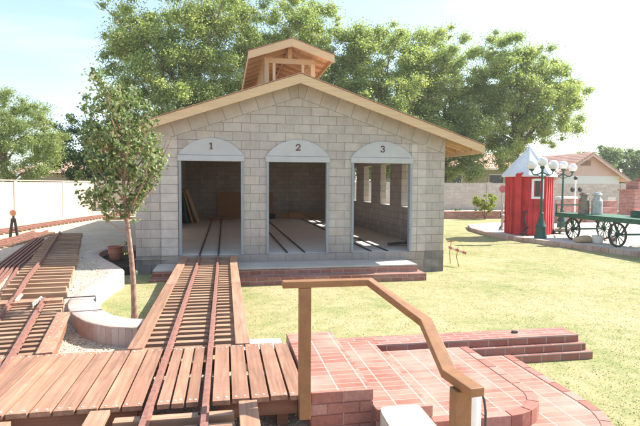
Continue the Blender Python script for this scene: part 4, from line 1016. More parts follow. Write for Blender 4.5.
# soldier course along the rounded edges
def edge_course(x0, x1, y0, y1, r, zt, name, hgt, sx=0.7):
    pts = [(x0, y0)]; n = 10
    line = rounded(x0, x1, y0, y1, r, 24)[1:]
    acc_ = [0]
    for a, c in zip(line[:-1], line[1:]): acc_.append(acc_[-1]+math.dist(a, c))
    def at(d):
        for i in range(len(line)-1):
            if d <= acc_[i+1] or i == len(line)-2:
                f = (d-acc_[i])/(acc_[i+1]-acc_[i]); a, c = Vector(line[i]), Vector(line[i+1]); dd = (c-a).normalized(); return a.lerp(c, f), Vector((-dd.y, dd.x))
    m_ = MB(); k = int(acc_[-1]/0.22); 
    for i in range(k):
        a, c = acc_[-1]*i/k+0.005, acc_[-1]*(i+1)/k-0.005; mid = (a+c)/2
        ring = [at(a), at(mid), at(c)]
        vs = []
        for (p, nn_) in ring:
            for off, z in ((-0.006, zt-hgt+0.004), (-0.006, zt+0.006), (0.095, zt+0.006), (0.095, zt-hgt+0.004)):
                q = p+nn_*off; vs.append((q.x, q.y, z))
        m_.add(vs, [(0,1,5,4),(1,2,6,5),(2,3,7,6),(3,0,4,7),(4,5,9,8),(5,6,10,9),(6,7,11,10),(7,4,8,11),(0,3,2,1),(8,9,10,11)])
    return m_.build(name, M['edgebrick'], bs, bevel=0.004)
t = NT('edge_brick', 0.85, 0.2); n_ = t.noise(30, 5, 0.6, t.pos())
t.col(t.mix(0.45, t.ramp(t.island(), [(0, (0.30, 0.12, 0.095)), (0.6, (0.37, 0.17, 0.135)), (1, (0.44, 0.25, 0.205))]), t.ramp(n_, [(0.3, (0.6,)*3), (0.7, (1.3,)*3)]), 'MULTIPLY')); t.bump(n_, 0.4, 0.005); M['edgebrick'] = t.m
edge_course(1.641, 2.80, 3.84, PB, 0.50, 0.26, 'third_edging', 0.125)
edge_course(1.70, 3.36, 3.30, PB, 0.95, 0.13, 'bottom_edging', 0.12)
# dark red fronts of the platform faces: header course row
for (x0, x1, y, zt) in ((0.66, 1.17, 3.955, 0.52), (1.171, 1.64, 3.86, 0.39)):
    m_ = MB(); z = zt
    rowi = 0
    while z > 0.14:
        L = 0.265; x = x0 - (L/2 if rowi % 2 else 0)
        while x < x1:
            a, c = max(x+0.005, x0), min(x+L-0.005, x1)
            if c-a > 0.02: m_.box(a, c, y-0.008, y+0.02, z-0.083, z-0.002 if rowi else z+0.003)
            x += L
        z -= 0.092; rowi += 1
    m_.build('front_course', M['edgebrick'], bs, bevel=0.003)

# pale concrete strip behind the deck
b = MB(); b.box(0.12, 0.655, 5.40, 6.20, 0.0, 0.30)
tag(b.build('concrete_slab', M['pad'], None, bevel=0.01, loc=(0.4, 5.8, 0)), 'pale concrete slab between the plank deck and the lawn', 'slab')
b = MB(); b.box(0.66, 2.1, 5.63, 5.66, 0, 0.24)

# long low stepped brick wall behind the platform
lw = thing('brick_stair', (2.9, 5.85, 0), 'long low brick stair of three courses on the lawn behind the rounded platform', 'steps')
b = MB(); b.box(1.2, 4.52, 5.66, 6.12, 0, 0.096); b.build('bottom_course', M['brick'], lw, bevel=0.005)
b = MB(); b.box(1.2, 4.46, 5.72, 6.12, 0.096, 0.19); b.build('middle_course', M['brick'], lw, bevel=0.005)
b = MB(); b.box(1.2, 4.40, 5.78, 6.12, 0.19, 0.285); b.build('top_course', M['brick'], lw, bevel=0.005)
b = MB(); b.box(3.60, 3.66, 5.95, 6.0, 0.286, 0.31)
tag(b.build('small_stone', M['iron'], None, loc=(3.63, 5.97, 0.286)), 'small dark lump lying on the low brick stair', 'stone')

# ================================================================== railing
rg = thing('hand_railing', (0.62, 3.93, 0.34), 'brown painted steel handrail that bends down over the brick steps', 'railing')
def swept(pts, w, h):
    b = MB(); P = [Vector(p) for p in pts]; vs = []
    for i, p in enumerate(P):
        d0 = (P[i]-P[i-1]).normalized() if i else (P[1]-P[0]).normalized(); d1 = (P[i+1]-P[i]).normalized() if i < len(P)-1 else d0
        h0 = Vector((d0.x, d0.y, 0)).normalized(); h1 = Vector((d1.x, d1.y, 0)).normalized()
        r0, r1 = Vector((h0.y, -h0.x, 0)), Vector((h1.y, -h1.x, 0)); r = (r0+r1).normalized(); k = 1/max(0.5, r.dot(r1))
        t_ = (d0+d1).normalized(); u = r.cross(t_).normalized(); 
        ku = 1/max(0.6, abs((r1.cross(d1)).normalized().dot(u)))
        vs += [p + r*a*w/2*k + u*bb*h/2*ku for a, bb in ((-1,-1),(1,-1),(1,1),(-1,1))]
    n = len(P)
    b.add(vs, [(0,1,2,3),(4*n-1,4*n-2,4*n-3,4*n-4)] + [(4*i+j, 4*i+(j+1) % 4, 4*i+4+(j+1) % 4, 4*i+4+j) for i in range(n-1) for j in range(4)])
    return b
RL = [(0.43, 3.93, 1.405), (1.13, 3.93, 1.405), (1.40, 3.42, 1.20), (1.295, 2.83, 1.055), (1.32, 2.53, 1.035)]
RL = [(0.43, 3.93, 1.40), (1.12, 3.93, 1.40), (1.39, 3.42, 1.20), (1.30, 2.83, 1.055), (1.335, 2.54, 1.05)]
swept(RL, 0.09, 0.052).build('handrail', M['railpaint'], rg, bevel=0.006)
b = MB(); b.box(0.56, 0.65, 3.885, 3.973, 0.34, 1.373); b.build('post', M['railpaint'], rg, bevel=0.005)
b = MB(); b.box(1.255, 1.35, 2.63, 2.72, 0.15, 1.022); b.build('post', M['railpaint'], rg, bevel=0.005)
# white pipe and pale block near the bottom edge
b = MB(); b.tube([(1.455, 2.88, 0.1), (1.455, 2.88, 0.915)], 0.075, 28)
pipe = b.build('white_pipe', M['white'], None, smooth=True, loc=(1.425, 2.88, 0.1)); tag(pipe, 'upright white plastic pipe standing right behind the nearer railing post', 'pipe')
b = MB(); b.tube([(1.530, 2.86, 0.90), (1.537, 2.84, 0.87), (1.542, 2.83, 0.8), (1.542, 2.83, 0.5), (1.542, 2.83, 0.15)], 0.008, 8); b.build('cable', M['iron'], pipe, smooth=True)
b = MB(); b.prism([(1.15, 3.30), (1.50, 3.30), (1.505, 3.80), (1.49, 3.825), (1.21, 3.825), (1.18, 3.80), (1.165, 3.70)], 0.18, 0.43)
tag(b.build('cream_block', M['paleblock'], None, bevel=0.008, loc=(1.33, 3.5, 0.18)), 'cream coloured block with rounded corners in front of the brick platform', 'block')

# ================================================================== garden walls
WY = 33.8
w_ = thing('garden_wall', (-8.0, 15, 0), 'white rendered garden wall along the left edge of the yard', 'wall')
b = MB(); b.box(-8.15, -7.9, -6.0, WY+0.2, 0, 2.20); b.build('wall_panel', M['stucco'], w_)
for y in (3.5, 9.5, 15.5, 21.6, 27.6, 33.7):
    b = MB(); b.box(-8.2, -7.865, y-0.1, y+0.24, 0, 2.215); b.build('pier', M['stucco'], w_, bevel=0.01)
b = MB(); b.box(-8.2, -7.85, -6.0, WY, 2.232, 2.27); b.build('coping', M['stucco'], w_)
w_ = thing('garden_wall', (10.0, WY, 0), 'long grey block garden wall running behind the shed and the red hut', 'wall')
b = MB(); b.box(-7.89, 60, WY, WY+0.2, 0, 2.30); b.build('wall_panel', M['fence_block'], w_)
for x in (-7.6, -1.5, 4.6, 10.7, 18.3, 23.0, 29.0, 35.0, 41.0, 47.0):
    b = MB(); b.box(x-0.2, x+0.2, WY-0.05, WY+0.25, 0, 2.33); b.build('pier', M['fence_block'], w_, bevel=0.01)
# ladder on the rear wall
ld = thing('ladder', (-7.0, WY-0.1, 0.42), 'pale ladder lying on its side against the grey block wall at the left rear', 'ladder')
for z in (0.50, 0.90):
    b = MB(); b.box(-8.0+0.25, -5.2, WY-0.12, WY-0.06, z-0.025, z+0.03); b.build('stile', M['cream'], ld)
for i in range(9):
    b = MB(); x = -7.7+i*0.31; b.box(x-0.03, x+0.03, WY-0.11, WY-0.07, 0.53, 0.875); b.build('rung', M['cream'], ld)
# planter bed
pb_ = thing('planter_bed', (14, 31, 0), 'low red brick planter bed along the foot of the rear wall', 'planter')
b = MB(); b.box(6.5, 19.5, 30.8, 31.05, 0, 0.48); b.build('planter_wall', M['brick_far'], pb_, bevel=0.01)
b = MB(); b.box(6.5, 19.5, 31.06, WY-0.01, 0, 0.42); b.build('soil', M['gravel'], pb_)
cl = clumps_in([(13.5,32.2,0.5,4.5,0.4,0.12)], 30, 0.12, 0.25); crown('groundcover', cl, 1800, 0.09, M['leaf_dark'], pb_)

# ================================================================== paved pad
pad_poly = [(12.2,24.6),(11.35,22.6),(11.0,20.6),(10.98,19.3),(11.15,18.3),(11.45,17.2),(11.75,15.9),(12.1,14.6),(12.5,13.2),(12.9,11.0),(24,9.0),(46,12),(46,30.7),(19.6,30.7),(17.5,27.5),(14.5,25.8)]
b = MB(); b.prism(pad_poly, 0, 0.148); tag(b.build('paved_pad', M['pad'], None, loc=(18, 20, 0)), 'pale paved pad under the red hut and the wagon', None, None, 'structure')
kb = MB(); pts = pad_poly[:10]
for i in range(len(pts)-1):
    a, c = Vector(pts[i]), Vector(pts[i+1]); L = (c-a).length; d = (c-a)/L; nn_ = Vector((-d.y, d.x)); k = int(L/0.24)
    if k < 1: continue
    for j in range(k):
        p, q = a+d*(L*j/k+0.006), a+d*(L*(j+1)/k-0.006)
        v = [p-nn_*0.02, q-nn_*0.02, q+nn_*0.2, p+nn_*0.2]
        if nn_.x*(18-p.x)+nn_.y*(20-p.y) < 0: v = [p+nn_*0.02, q+nn_*0.02, q-nn_*0.2, p-nn_*0.2]
        kb.add([(s_.x, s_.y, 0) for s_ in v]+[(s_.x, s_.y, 0.158) for s_ in v], [(0,3,2,1),(4,5,6,7),(0,1,5,4),(1,2,6,5),(2,3,7,6),(3,0,4,7)])
tag(kb.build('brick_edging', M['curb'], None, loc=(12, 18, 0)), 'pinkish brick edging between the lawn and the paved pad', 'edging')

# ================================================================== red hut
HX, HY, HZ = 12.45, 19.7, 0.15
ht = thing('red_hut', (HX, HY, HZ), 'eight sided red wooden hut with pale grey pointed roof and white window', 'hut')
def octv(r, z, ph=0.0): return [(HX+r*math.cos(math.pi/8+ph+math.pi/4*i), HY+r*math.sin(math.pi/8+ph+math.pi/4*i), z) for i in range(8)]
PH = -0.18
r_ = 0.91
b = MB(); vs = octv(r_, HZ+0.0, PH)+octv(r_, HZ+2.42, PH); b.add(vs, [tuple(range(7, -1, -1)), tuple(range(8, 16))]+[(i, (i+1) % 8, 8+(i+1) % 8, 8+i) for i in range(8)])
b.build('hut_wall', M['red'], ht)
b = MB()
for i in range(8):
    a = math.pi/8+PH+math.pi/4*i; c0 = Vector((HX+r_*math.cos(a), HY+r_*math.sin(a), 0)); c1 = Vector((HX+r_*math.cos(a+math.pi/4), HY+r_*math.sin(a+math.pi/4), 0))
    d = (c1-c0).normalized(); n_ = Vector((d.y, -d.x, 0)); L = (c1-c0).length
    for k in (0.0, 0.33, 0.66, 1.0):
        p = c0.lerp(c1, min(0.97, max(0.03, k)))
        b.bar((p.x+n_.x*0.012, p.y+n_.y*0.012, HZ+0.02), (p.x+n_.x*0.012, p.y+n_.y*0.012, HZ+2.40), 0.05, 0.025, (n_.x, n_.y, 0))
b.build('battens', M['red'], ht)
b = MB(); e = octv(1.08, HZ+2.36, PH); e2 = octv(1.08, HZ+2.42, PH); top = [(HX, HY, HZ+3.62)]
b.add(e+e2+top, [tuple(range(7, -1, -1))]+[(i, (i+1) % 8, 8+(i+1) % 8, 8+i) for i in range(8)]+[(8+i, 8+(i+1) % 8, 16) for i in range(8)])
b.build('hut_roof', M['hutroof'], ht)
b = MB()
for i in range(8): b.bar((e2[i][0], e2[i][1], e2[i][2]+0.012), (HX, HY, HZ+3.63), 0.05, 0.03)
b.build('roof_ribs', M['hutroof'], ht)
# window on the wall facing the camera
best = None
vdir = Vector((0-HX, 0-HY, 0)).normalized()
for i in range(8):
    a = PH+math.pi/4*(i+1); n_ = Vector((math.cos(a), math.sin(a), 0)); s_ = n_.dot(vdir)
    if best is None or s_ > best[0]: best = (s_, n_, a)
n_ = best[1]; tdir = Vector((-n_.y, n_.x, 0)); ap = r_*math.cos(math.pi/8)
wc = Vector((HX, HY, 0)) + n_*ap
def wbox(m_, u, z0, z1, hu, d0, d1):
    cc_ = wc + tdir*u + n_*((d0+d1)/2)
    m_.obox((cc_.x, cc_.y, (z0+z1)/2), (d1-d0)/2, hu, (z1-z0)/2, rz=best[2])
WU = 0.0
b = MB(); wbox(b, WU-0.20, 1.62, 2.42, 0.045, -0.02, 0.05); wbox(b, WU+0.20, 1.62, 2.42, 0.045, -0.02, 0.05); wbox(b, WU, 2.34, 2.43, 0.155, -0.02, 0.049); wbox(b, WU, 1.62, 1.71, 0.155, -0.02, 0.049)
wf = b.build('window', M['white'], ht)
b = MB(); wbox(b, WU, 1.71, 2.34, 0.16, -0.02, 0.018); b.build('pane', M['glass'], wf)
# open door edge at the left
b = MB(); b.bar((11.62, 19.12, HZ+0.02), (11.62, 19.12, HZ+2.46), 0.24, 0.05, (0.6, 0.8, 0)); b.build('door', M['red'], ht, bevel=0.01)
b = MB(); b.bar((11.50, 19.0, HZ+2.465), (11.80, 19.1, HZ+2.50), 0.1, 0.06); b.build('door_cap', M['red'], ht)
# things around the hut
def px2(x, y, Z):   # a point at depth Z along the view through photograph pixel (only to read positions off the plan)
    return None
tl = thing('iron_tool', (11.42, 18.75, HZ), 'slender dark iron tool leaning on the front of the red hut', 'tool')
b = MB(); b.bar((11.62, 18.72, HZ), (11.80, 18.90, HZ+0.95), 0.05, 0.05); b.bar((11.80, 18.70, HZ), (11.72, 18.84, HZ+0.8), 0.05, 0.04); b.build('shaft', M['iron'], tl)
b = MB(); b.bar((11.54, 18.74, HZ+0.05), (11.86, 18.74, HZ+0.35), 0.09, 0.05); b.bar((11.72, 18.9, HZ+0.9), (11.86, 18.9, HZ+0.98), 0.1, 0.05); b.build('head', M['iron'], tl)
sn = thing('round_sign', (12.5, 21.9, HZ), 'faded red round sign on a thin pole left of the red hut', 'sign')
b = MB(); b.tube([(12.5,21.9,0.0),(12.5,21.9,1.9)], 0.03, 8); b.build('pole', M['galv'], sn)
b = MB(); b.lathe([(0.001,-0.01),(0.17,-0.01),(0.17,0.01),(0.001,0.01)], (12.5, 21.86, 1.98), 24, 'y'); b.build('disc', M['pinkred'], sn)
ss = thing('switch_stand', (12.2, 21.3, HZ), 'grey metal switch stand just left of the red hut', 'switch stand')
b = MB(); b.lathe([(0.17,0),(0.15,0.05),(0.07,0.12),(0.06,0.5),(0.09,0.55),(0.09,0.68),(0.03,0.72),(0.025,1.2),(0.01,1.22)], (12.2,21.3,0.15), 14); b.build('stand', M['galv'], ss, smooth=True)
b = MB(); b.bar((12.05,21.3,0.2),(12.4,21.25,0.75), 0.05, 0.04); b.bar((12.11,21.28,0.7),(12.05,21.2,0.95), 0.04, 0.03); b.build('lever', M['iron'], ss)

# lamps
def lamp():
    o = thing('street_lamp', (0, 0, 0), 'dark green three globe lamp post with bell shaped base before the red hut', 'lamp', 'green lamp posts by the hut')
    b = MB(); b.lathe([(0.23,0),(0.23,0.08),(0.20,0.12),(0.19,0.42),(0.205,0.45),(0.15,0.55),(0.10,0.72),(0.075,0.92),(0.09,0.95),(0.06,1.0)], (0,0,0), 16); b.build('base', M['dgreen'], o, smooth=True)
    b = MB(); b.lathe([(0.055,1.0),(0.05,1.4),(0.06,1.42),(0.045,1.45),(0.038,2.45),(0.07,2.48),(0.045,2.52),(0.04,2.62),(0.09,2.68),(0.11,2.72),(0.05,2.73)], (0,0,0), 14); b.build('post', M['dgreen'], o, smooth=True)
    for s in (-1, 1):
        b = MB(); b.tube([(0,0,2.52),(s*0.14,0,2.44),(s*0.28,0,2.40),(s*0.39,0,2.45),(s*0.42,0,2.56)], [0.03,0.026,0.024,0.024,0.03], 8)
        b.tube([(0,0,2.3),(s*0.16,0,2.38),(s*0.28,0,2.42)], 0.016, 6); b.lathe([(0.03,0),(0.09,0.05),(0.10,0.10),(0.05,0.105)], (s*0.42,0,2.54), 12); b.build('arm', M['dgreen'], o, smooth=True)
    for x, z in ((-0.42, 2.79), (0.42, 2.79), (0, 2.90)):
        b = MB(); b.sphere((x,0,z), 0.185, 24); b.build('globe', M['globe'], o, smooth=True)
    return o
t = NT('opal_globe', 0.25, 0.5); t.col((0.72, 0.72, 0.70)); M['globe'] = t.m
l1 = lamp(); l1.location = (11.82, 17.85, 0.15); l1.rotation_euler.z = -0.1
l2 = copy_tree(l1); l2.location = (14.55, 20.45, 0.15); l2.rotation_euler.z = -0.1
l2['label'] = 'farther green lamp post standing behind the wagon, right of the red hut'

# platform scale
ps = thing('platform_scale', (13.5, 19.6, 0.15), 'old grey platform scale with upright column between the hut and the wagon', 'scale')
b = MB(); b.obox((13.65,19.5,0.33), 0.42, 0.32, 0.05, rz=-0.2); b.build('platform', M['canrust'], ps, bevel=0.01)
b = MB(); b.obox((13.32,19.45,0.95), 0.09, 0.14, 0.6, rz=-0.2); b.build('column', M['galv'], ps, bevel=0.01)
b = MB(); b.obox((13.35,19.45,1.60), 0.38, 0.04, 0.035, rz=-0.2); b.obox((13.62,19.42,1.50), 0.05, 0.05, 0.07, rz=-0.2); b.build('beam', M['galv'], ps)
for dx, dy in ((-0.32,-0.25),(0.32,-0.25),(-0.32,0.25),(0.32,0.25)):
    b = MB(); b.lathe([(0.02,-0.03),(0.11,-0.03),(0.11,0.03),(0.02,0.03)], (13.65+dx,19.5+dy,0.26), 16, 'x'); b.build('wheel', M['iron'], ps)

# wagon
wg = thing('baggage_wagon', (13.3, 15.9, 0.15), 'old green baggage wagon with four spoked wheels on the paved pad', 'wagon')
b = MB()
for i in range(9): b.box(12.6+i*0.158, 12.6+i*0.158+0.15, 12.2, 18.15, 1.08, 1.12)
b.build('platform', M['wgreen'], wg, bevel=0.006)
for x in (12.62, 13.98):
    b = MB(); b.box(x-0.035, x+0.035, 12.2, 18.12, 0.96, 1.079); b.build('side_rail', M['wgreen'], wg, bevel=0.006)
b = MB()
for y in (12.24, 14.0, 15.5, 17.0, 18.05): b.box(12.66, 13.94, y-0.03, y+0.03, 0.97, 1.075)
b.build('cross_beam', M['wgreen'], wg)
b = MB()
for x in (12.63, 13.97):
    b.bar((x,18.1,1.12),(x,18.1,1.42), 0.04, 0.04)
b.bar((12.63,18.1,1.41),(13.97,18.1,1.41), 0.05, 0.04); b.build('end_rail', M['wgreen'], wg)
WR = 0.405
wheel0 = None
for y in (17.15, 14.93, ):
    b = MB(); b.tube([(12.62,y,0.15+WR),(14.0,y,0.15+WR)], 0.035, 10); b.build('axle', M['wgreen'], wg)
    for x in (12.78, 13.82):
        b = MB(); b.bar((x,y-0.32,0.955),(x,y-0.03,0.15+WR), 0.05, 0.045); b.bar((x,y+0.32,0.955),(x,y+0.03,0.15+WR), 0.05, 0.045); b.build('bracket', M['wgreen'], wg)
    for x in (12.66, 13.98):
        if wheel0 is None:
            w0 = bpy.data.objects.new('wheel', None); C.objects.link(w0); w0.parent = wg; wheel0 = w0
            w0.location = (0, 0, 0)
            o_ = world_loc(wg)
            q = MB(); prof = []
            vs = []; n = 36
            ring = [(WR,-0.025),(WR,0.025),(WR-0.055,0.025),(WR-0.055,-0.025)]
            for j in range(n):
                a = 2*math.pi*j/n
                for rr, xx in ring: vs.append((o_.x+xx, o_.y+rr*math.cos(a), o_.z+rr*math.sin(a)))
            q.add(vs, [(4*j+k, 4*j+(k+1) % 4, 4*((j+1) % n)+(k+1) % 4, 4*((j+1) % n)+k) for j in range(n) for k in range(4)])
            q.build('rim', M['iron'], w0)
            q = MB()
            for j in range(12):
                a = 2*math.pi*j/12+0.1; q.bar((o_.x, o_.y+0.04*math.cos(a), o_.z+0.04*math.sin(a)), (o_.x, o_.y+(WR-0.04)*math.cos(a), o_.z+(WR-0.04)*math.sin(a)), 0.024, 0.024, (1, 0, 0))
            q.build('spokes', M['wgreen'], w0)
            q = MB(); q.lathe([(0.03,-0.07),(0.055,-0.06),(0.07,-0.02),(0.07,0.02),(0.055,0.06),(0.03,0.07)], (o_.x,o_.y,o_.z), 16, 'x'); q.build('hub', M['iron'], w0)
            w = w0
        else: w = copy_tree(wheel0, wg)
        w.location = (x-13.3, y-15.9, WR)
# tongue
b = MB(); b.bar((13.3,18.0,1.0),(13.25,18.9,0.30), 0.05, 0.04); b.build('tongue', M['wgreen'], wg)

def milk_can(x, y, label, mat):
    o = thing('milk_can', (x, y, 1.12), label, 'milk can')
    b = MB(); b.lathe([(0.185,0),(0.19,0.02),(0.185,0.05),(0.185,0.46),(0.19,0.48),(0.18,0.50),(0.11,0.62),(0.11,0.68)], (x,y,1.122), 24); b.build('body', mat, o, smooth=True)
    b = MB(); b.lathe([(0.12,0.68),(0.17,0.70),(0.17,0.73),(0.13,0.75),(0.12,0.79),(0.03,0.80)], (x,y,1.122), 24); b.build('lid', mat, o, smooth=True)
    for s in (-1, 1):
        b = MB(); b.tube([(x+s*0.14,y-0.02,1.66),(x+s*0.20,y-0.02,1.70),(x+s*0.20,y-0.02,1.62),(x+s*0.17,y-0.02,1.57)], 0.012, 6); b.build('handle', mat, o)
milk_can(12.98, 17.0, 'dull brown milk can on the green wagon, left of the silver one', M['canrust'])
milk_can(13.30, 16.72, 'silver grey milk can on the green wagon', M['galv'])
b = MB(); b.box(13.88, 14.12, 15.9, 16.1, 1.122, 1.37)
rbx = b.build('red_tin', M['red'], None, bevel=0.01, loc=(14.0, 16, 1.1)); tag(rbx, 'small red tin box on the green wagon near the right edge', 'tin')
rbx.location.x -= 0.22; rbx.location.y -= 0.55
gb = thing('green_crate', (13.6, 14.9, 1.1), 'dark green wooden crate on the wagon at the right edge of the frame', 'crate')
b = MB(); b.box(13.35, 13.93, 14.45, 15.15, 1.122, 1.33); b.build('crate_body', M['wgreen'], gb, bevel=0.008)
b = MB(); b.box(13.33, 13.95, 14.43, 15.17, 1.331, 1.36); b.build('lid', M['canrust'], gb, bevel=0.006)
# sacks and tub under the wagon
def sack(x, y, z, a, c, h, label, mat, name='sack'):
    bm = bmesh.new(); bmesh.ops.create_icosphere(bm, subdivisions=3, radius=1)
    for v in bm.verts:
        k = 1+0.14*math.sin(v.co.x*5+v.co.y*3)+0.1*math.sin(v.co.y*7+v.co.z*4)
        v.co.x *= a*k; v.co.y *= c*k; v.co.z = max(-0.6, v.co.z*(1+0.15*math.sin(v.co.x*9)))*h
    me = bpy.data.meshes.new(name); bm.to_mesh(me); bm.free(); me.materials.append(mat)
    for p in me.polygons: p.use_smooth = True
    o = bpy.data.objects.new(name, me); C.objects.link(o); o.location = (x, y, z+0.6*h); tag(o, label, 'sack')
sack(12.5, 16.35, 0.155, 0.34, 0.22, 0.15, 'tan sack lying on the pad in front of the wagon wheels', M['sack'])
tb = thing('white_tub', (12.88, 16.1, 0.155), 'white plastic tub with a red mark beside the tan sack', 'tub')
b = MB(); b.lathe([(0.15,0),(0.17,0.02),(0.20,0.24),(0.215,0.25),(0.20,0.26),(0.18,0.24),(0.14,0.05)], (12.88,16.1,0.155), 24); b.build('tub_body', M['white'], tb, smooth=True)
b = MB(); b.obox((13.04,15.955,0.29), 0.012, 0.05, 0.07, rz=-0.75); b.build('red_mark', M['red'], tb)
bk = thing('white_bucket', (13.2, 15.75, 0.155), 'white bucket with red stripe right of the white tub', 'bucket')
b = MB(); b.lathe([(0.10,0),(0.13,0.28),(0.14,0.29),(0.12,0.29),(0.09,0.03)], (13.2,15.75,0.155), 20); b.build('bucket_body', M['white'], bk, smooth=True)
b = MB(); b.lathe([(0.118,0.10),(0.131,0.2),(0.118,0.2)], (13.2,15.75,0.155), 20); b.build('stripe', M['pinkred'], bk, smooth=True)

# crossing signal
cs = thing('crossing_signal', (15.2, 20.9, 0.15), 'white crossing signal with two black lamps and a black ball behind the milk cans', 'signal')
cx_, cy_ = 15.72, 21.2
cs.location = (cx_, cy_, 0.15)
b = MB(); b.tube([(cx_,cy_,0.15),(cx_,cy_,2.42)], 0.035, 10); b.build('post', M['white'], cs)
b = MB(); b.bar((cx_-0.24,cy_-0.02,1.95),(cx_+0.24,cy_-0.02,1.95), 0.04, 0.04); b.build('cross_arm', M['white'], cs)
for s in (-1, 1):
    b = MB(); b.lathe([(0.01,-0.03),(0.09,-0.03),(0.115,0.0),(0.115,0.02),(0.06,0.05),(0.001,0.05)], (cx_+s*0.19,cy_-0.06,1.97), 18, 'y'); b.build('signal_lamp', M['iron'], cs)
b = MB(); b.sphere((cx_,cy_,2.50), 0.09, 16); b.build('ball', M['iron'], cs, smooth=True)

# brick garden structures at the right
fpz = thing('brick_fireplace', (24.6, 26.5, 0.15), 'stepped red brick outdoor fireplace at the right edge', 'fireplace')
b = MB(); b.box(23.1, 27.0, 26.0, 27.2, 0.14, 1.0); b.box(23.1, 27.0, 26.0, 27.2, 1.35, 1.88); b.box(23.1, 23.6, 26.0, 27.2, 1.0, 1.35); b.box(25.0, 27.0, 26.0, 27.2, 1.0, 1.35); b.build('hearth', M['brick_far'], fpz)
b = MB(); b.box(23.02, 27.0, 25.92, 27.25, 1.882, 1.96); b.build('ledge', M['brick_far'], fpz)
b = MB(); b.box(23.45, 27.0, 26.15, 27.1, 1.962, 2.42); b.box(24.0, 26.8, 26.25, 27.05, 2.422, 2.62); b.build('chimney_block', M['brick_far'], fpz)
b = MB(); b.box(23.61, 24.99, 26.6, 26.8, 1.001, 1.349); b.build('firebox', M['terracotta'], fpz)
lb = thing('low_brick_wall', (18.4, 25.0, 0.15), 'low pinkish brick wall with a white cap behind the milk cans', 'wall')
b = MB(); b.box(17.5, 19.0, 25.0, 25.4, 0.14, 1.45); b.build('wall_block', M['brick_far'], lb)
b = MB(); b.box(17.65, 18.7, 24.97, 25.43, 1.455, 1.57); b.build('cap', M['white'], lb)
lb = thing('low_brick_wall', (20.0, 25.2, 0.15), 'low brick block wall between the milk cans and the fireplace', 'wall')
b = MB(); b.box(19.4, 21.3, 25.2, 25.6, 0.14, 0.95); b.box(20.6, 21.9, 25.9, 26.3, 0.14, 1.30); b.build('wall_block', M['brick_far'], lb)
def garden_chair(x, y, label):
    o = thing('garden_chair', (x, y, 0.15), label, 'chair', 'white chairs at the rear wall')
    b = MB(); b.box(x-0.25, x+0.25, y-0.25, y+0.25, 0.56, 0.60); b.build('seat', M['white'], o)
    b = MB(); b.box(x-0.25, x+0.25, y+0.22, y+0.26, 1.35, 1.42)
    for k in range(5): b.box(x-0.25+k*0.11, x-0.19+k*0.11, y+0.225, y+0.255, 0.6, 1.35)
    b.build('backrest', M['white'], o)
    for dx in (-0.22, 0.22):
        for dy in (-0.22, 0.22):
            b = MB(); b.box(x+dx-0.025, x+dx+0.025, y+dy-0.025, y+dy+0.025, 0.15, 0.56); b.build('leg', M['white'], o)
garden_chair(22.9, 28.6, 'white slatted garden chair nearer the milk cans, in front of the grey wall')
garden_chair(23.9, 28.5, 'white slatted garden chair next to the brick fireplace, in front of the grey wall')

# sawhorse like stake marker on the lawn
sk = thing('stake_marker', (6.15, 13.1, 0), 'two thin rusty stakes with a small striped red and white bar on the lawn', 'marker')
for x, y, h, l in ((6.12,13.35,0.60,0.01),(6.10,12.75,0.52,-0.05)):
    b = MB(); b.tube([(x,y,-0.05),(x-0.03+l,y+0.02,h*0.5),(x+l,y,h)], 0.011, 6); b.build('stake', M['rust'], sk)
b = MB(); p0, p1 = Vector((6.06,13.35,0.45)), Vector((6.27,12.72,0.36))
for k in range(5):
    b.cur = k % 2; b.bar(p0.lerp(p1, k/5), p0.lerp(p1, (k+1)/5), 0.012, 0.07)
b.build('bar', [M['stripes'], M['pad']], sk)
b = MB(); b.bar((6.02,13.36,0.60),(6.22,13.32,0.63), 0.02, 0.03); b.build('flag', M['rust'], sk)

# ================================================================== houses behind
hs = thing('pink_house', (34, 48, 0), 'pink and white house with a red tiled roof and gable vent behind the wall', 'house')
gx0, gx1, gxm, ga, ge = 31.7, 39.0, 35.5, 5.35, 3.20
b = MB(); b.prism_y([(gx0,3.1),(gx1,3.1),(gx1,ge),(gxm,ga-0.12),(gx0,ge)], 46.0, 55); b.build('gable_wall', M['pink_stucco'], hs)
b = MB(); b.box(gx0, gx1, 45.99, 55, 0, 3.1); b.build('lower_wall', M['white_stucco'], hs)
for s, xe in ((-1, gx0-0.6), (1, gx1+0.9)):
    ze = ga-(ga-ge)*abs(xe-gxm)/(gx1-gxm)
    b = MB(); b.add([(gxm,45.4,ga-0.1),(xe,45.4,ze-0.1),(xe,55.5,ze-0.1),(gxm,55.5,ga-0.1),(gxm,45.4,ga+0.1),(xe,45.4,ze+0.1),(xe,55.5,ze+0.1),(gxm,55.5,ga+0.1)],[(0,3,2,1),(4,5,6,7),(0,1,5,4),(1,2,6,5),(2,3,7,6),(3,0,4,7)]); b.build('roof', M['tiles'], hs)
    b = MB(); pl = [(gxm, ga-0.3),(xe, ze-0.28),(xe, ze-0.101),(gxm, ga-0.101)]; b.prism_y(pl if s > 0 else pl[::-1], 45.38, 45.46); b.build('barge_board', M['pink_stucco'], hs)
b = MB(); b.box(34.6, 35.12, 45.93, 45.985, 4.12, 4.62); b.box(35.2, 35.7, 45.93, 45.985, 4.12, 4.62); b.build('gable_vent', M['vent'], hs)
b = MB(); b.box(17.0, gx0, 50.0, 58, 0, 3.95); b.build('long_wall', M['tan_stucco'], hs)
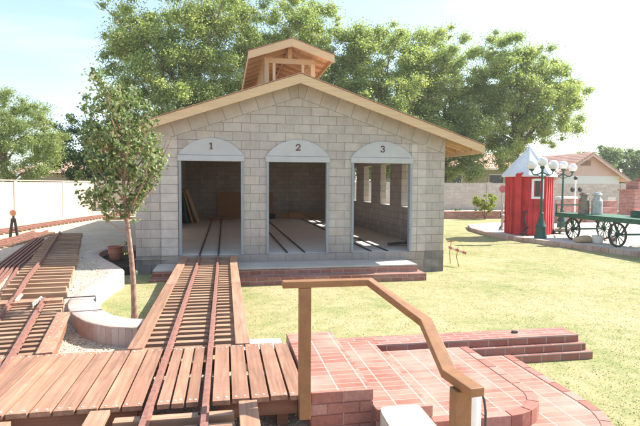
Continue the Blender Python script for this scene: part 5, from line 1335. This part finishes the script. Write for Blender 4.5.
b = MB(); b.add([(16.0,49.2,3.85),(33.5,49.2,3.85),(35.4,54,5.5),(20.0,54,5.75),(16.0,58.8,3.85),(35.0,58.8,3.85)], [(0,1,2,3),(3,2,5,4),(0,3,4),(0,4,5,1),(1,5,2)]); b.build('long_roof', M['tiles'], hs)
b = MB(); b.box(16.2, 33.0, 49.15, 49.2, 3.70, 3.86); b.build('fascia', M['white'], hs)
for x in (18.8, 22.3, 27.0):
    b = MB(); b.box(x, x+1.6, 49.93, 49.99, 2.2, 3.2); w_ = b.build('window', M['glass'], hs)
    b = MB(); b.box(x-0.08, x+1.68, 49.90, 49.98, 3.201, 3.29); b.box(x-0.08, x+1.68, 49.90, 49.98, 2.11, 2.199); b.box(x-0.08, x-0.001, 49.90, 49.98, 2.2, 3.2); b.box(x+1.601, x+1.68, 49.90, 49.98, 2.2, 3.2); b.build('frame', M['cream'], w_)
hs2 = thing('tan_house', (-16, 50, 0), 'tan house glimpsed between the trees over the left wall', 'house')
b = MB(); b.box(-17, -8.3, 48, 56, 0, 3.1); b.build('wall', M['tan_stucco'], hs2)
b = MB(); b.add([(-18,47.3,3.0),(-7.6,47.3,3.0),(-9.5,52,4.4),(-15,52,4.4),(-18,56.7,3.0),(-7.6,56.7,3.0)], [(0,1,2,3),(3,2,5,4),(0,3,4),(0,4,5,1),(1,5,2)]); b.build('roof', M['tiles'], hs2)

# ================================================================== air
hz = bpy.data.materials.new('haze_air'); hz.use_nodes = True; hn = hz.node_tree.nodes; hn.clear()
ho = hn.new('ShaderNodeOutputMaterial'); hv = hn.new('ShaderNodeVolumePrincipled'); hv.inputs['Color'].default_value = (0.94, 0.97, 1, 1); hv.inputs['Density'].default_value = 0.0006; hv.inputs['Anisotropy'].default_value = 0.3
hz.node_tree.links.new(hv.outputs[0], ho.inputs['Volume'])
b = MB(); b.box(-620, 920, -320, 1220, -1.0, 24.0)
tag(b.build('haze', hz, None), 'thin bright haze in the air over the whole yard', None, None, 'stuff')
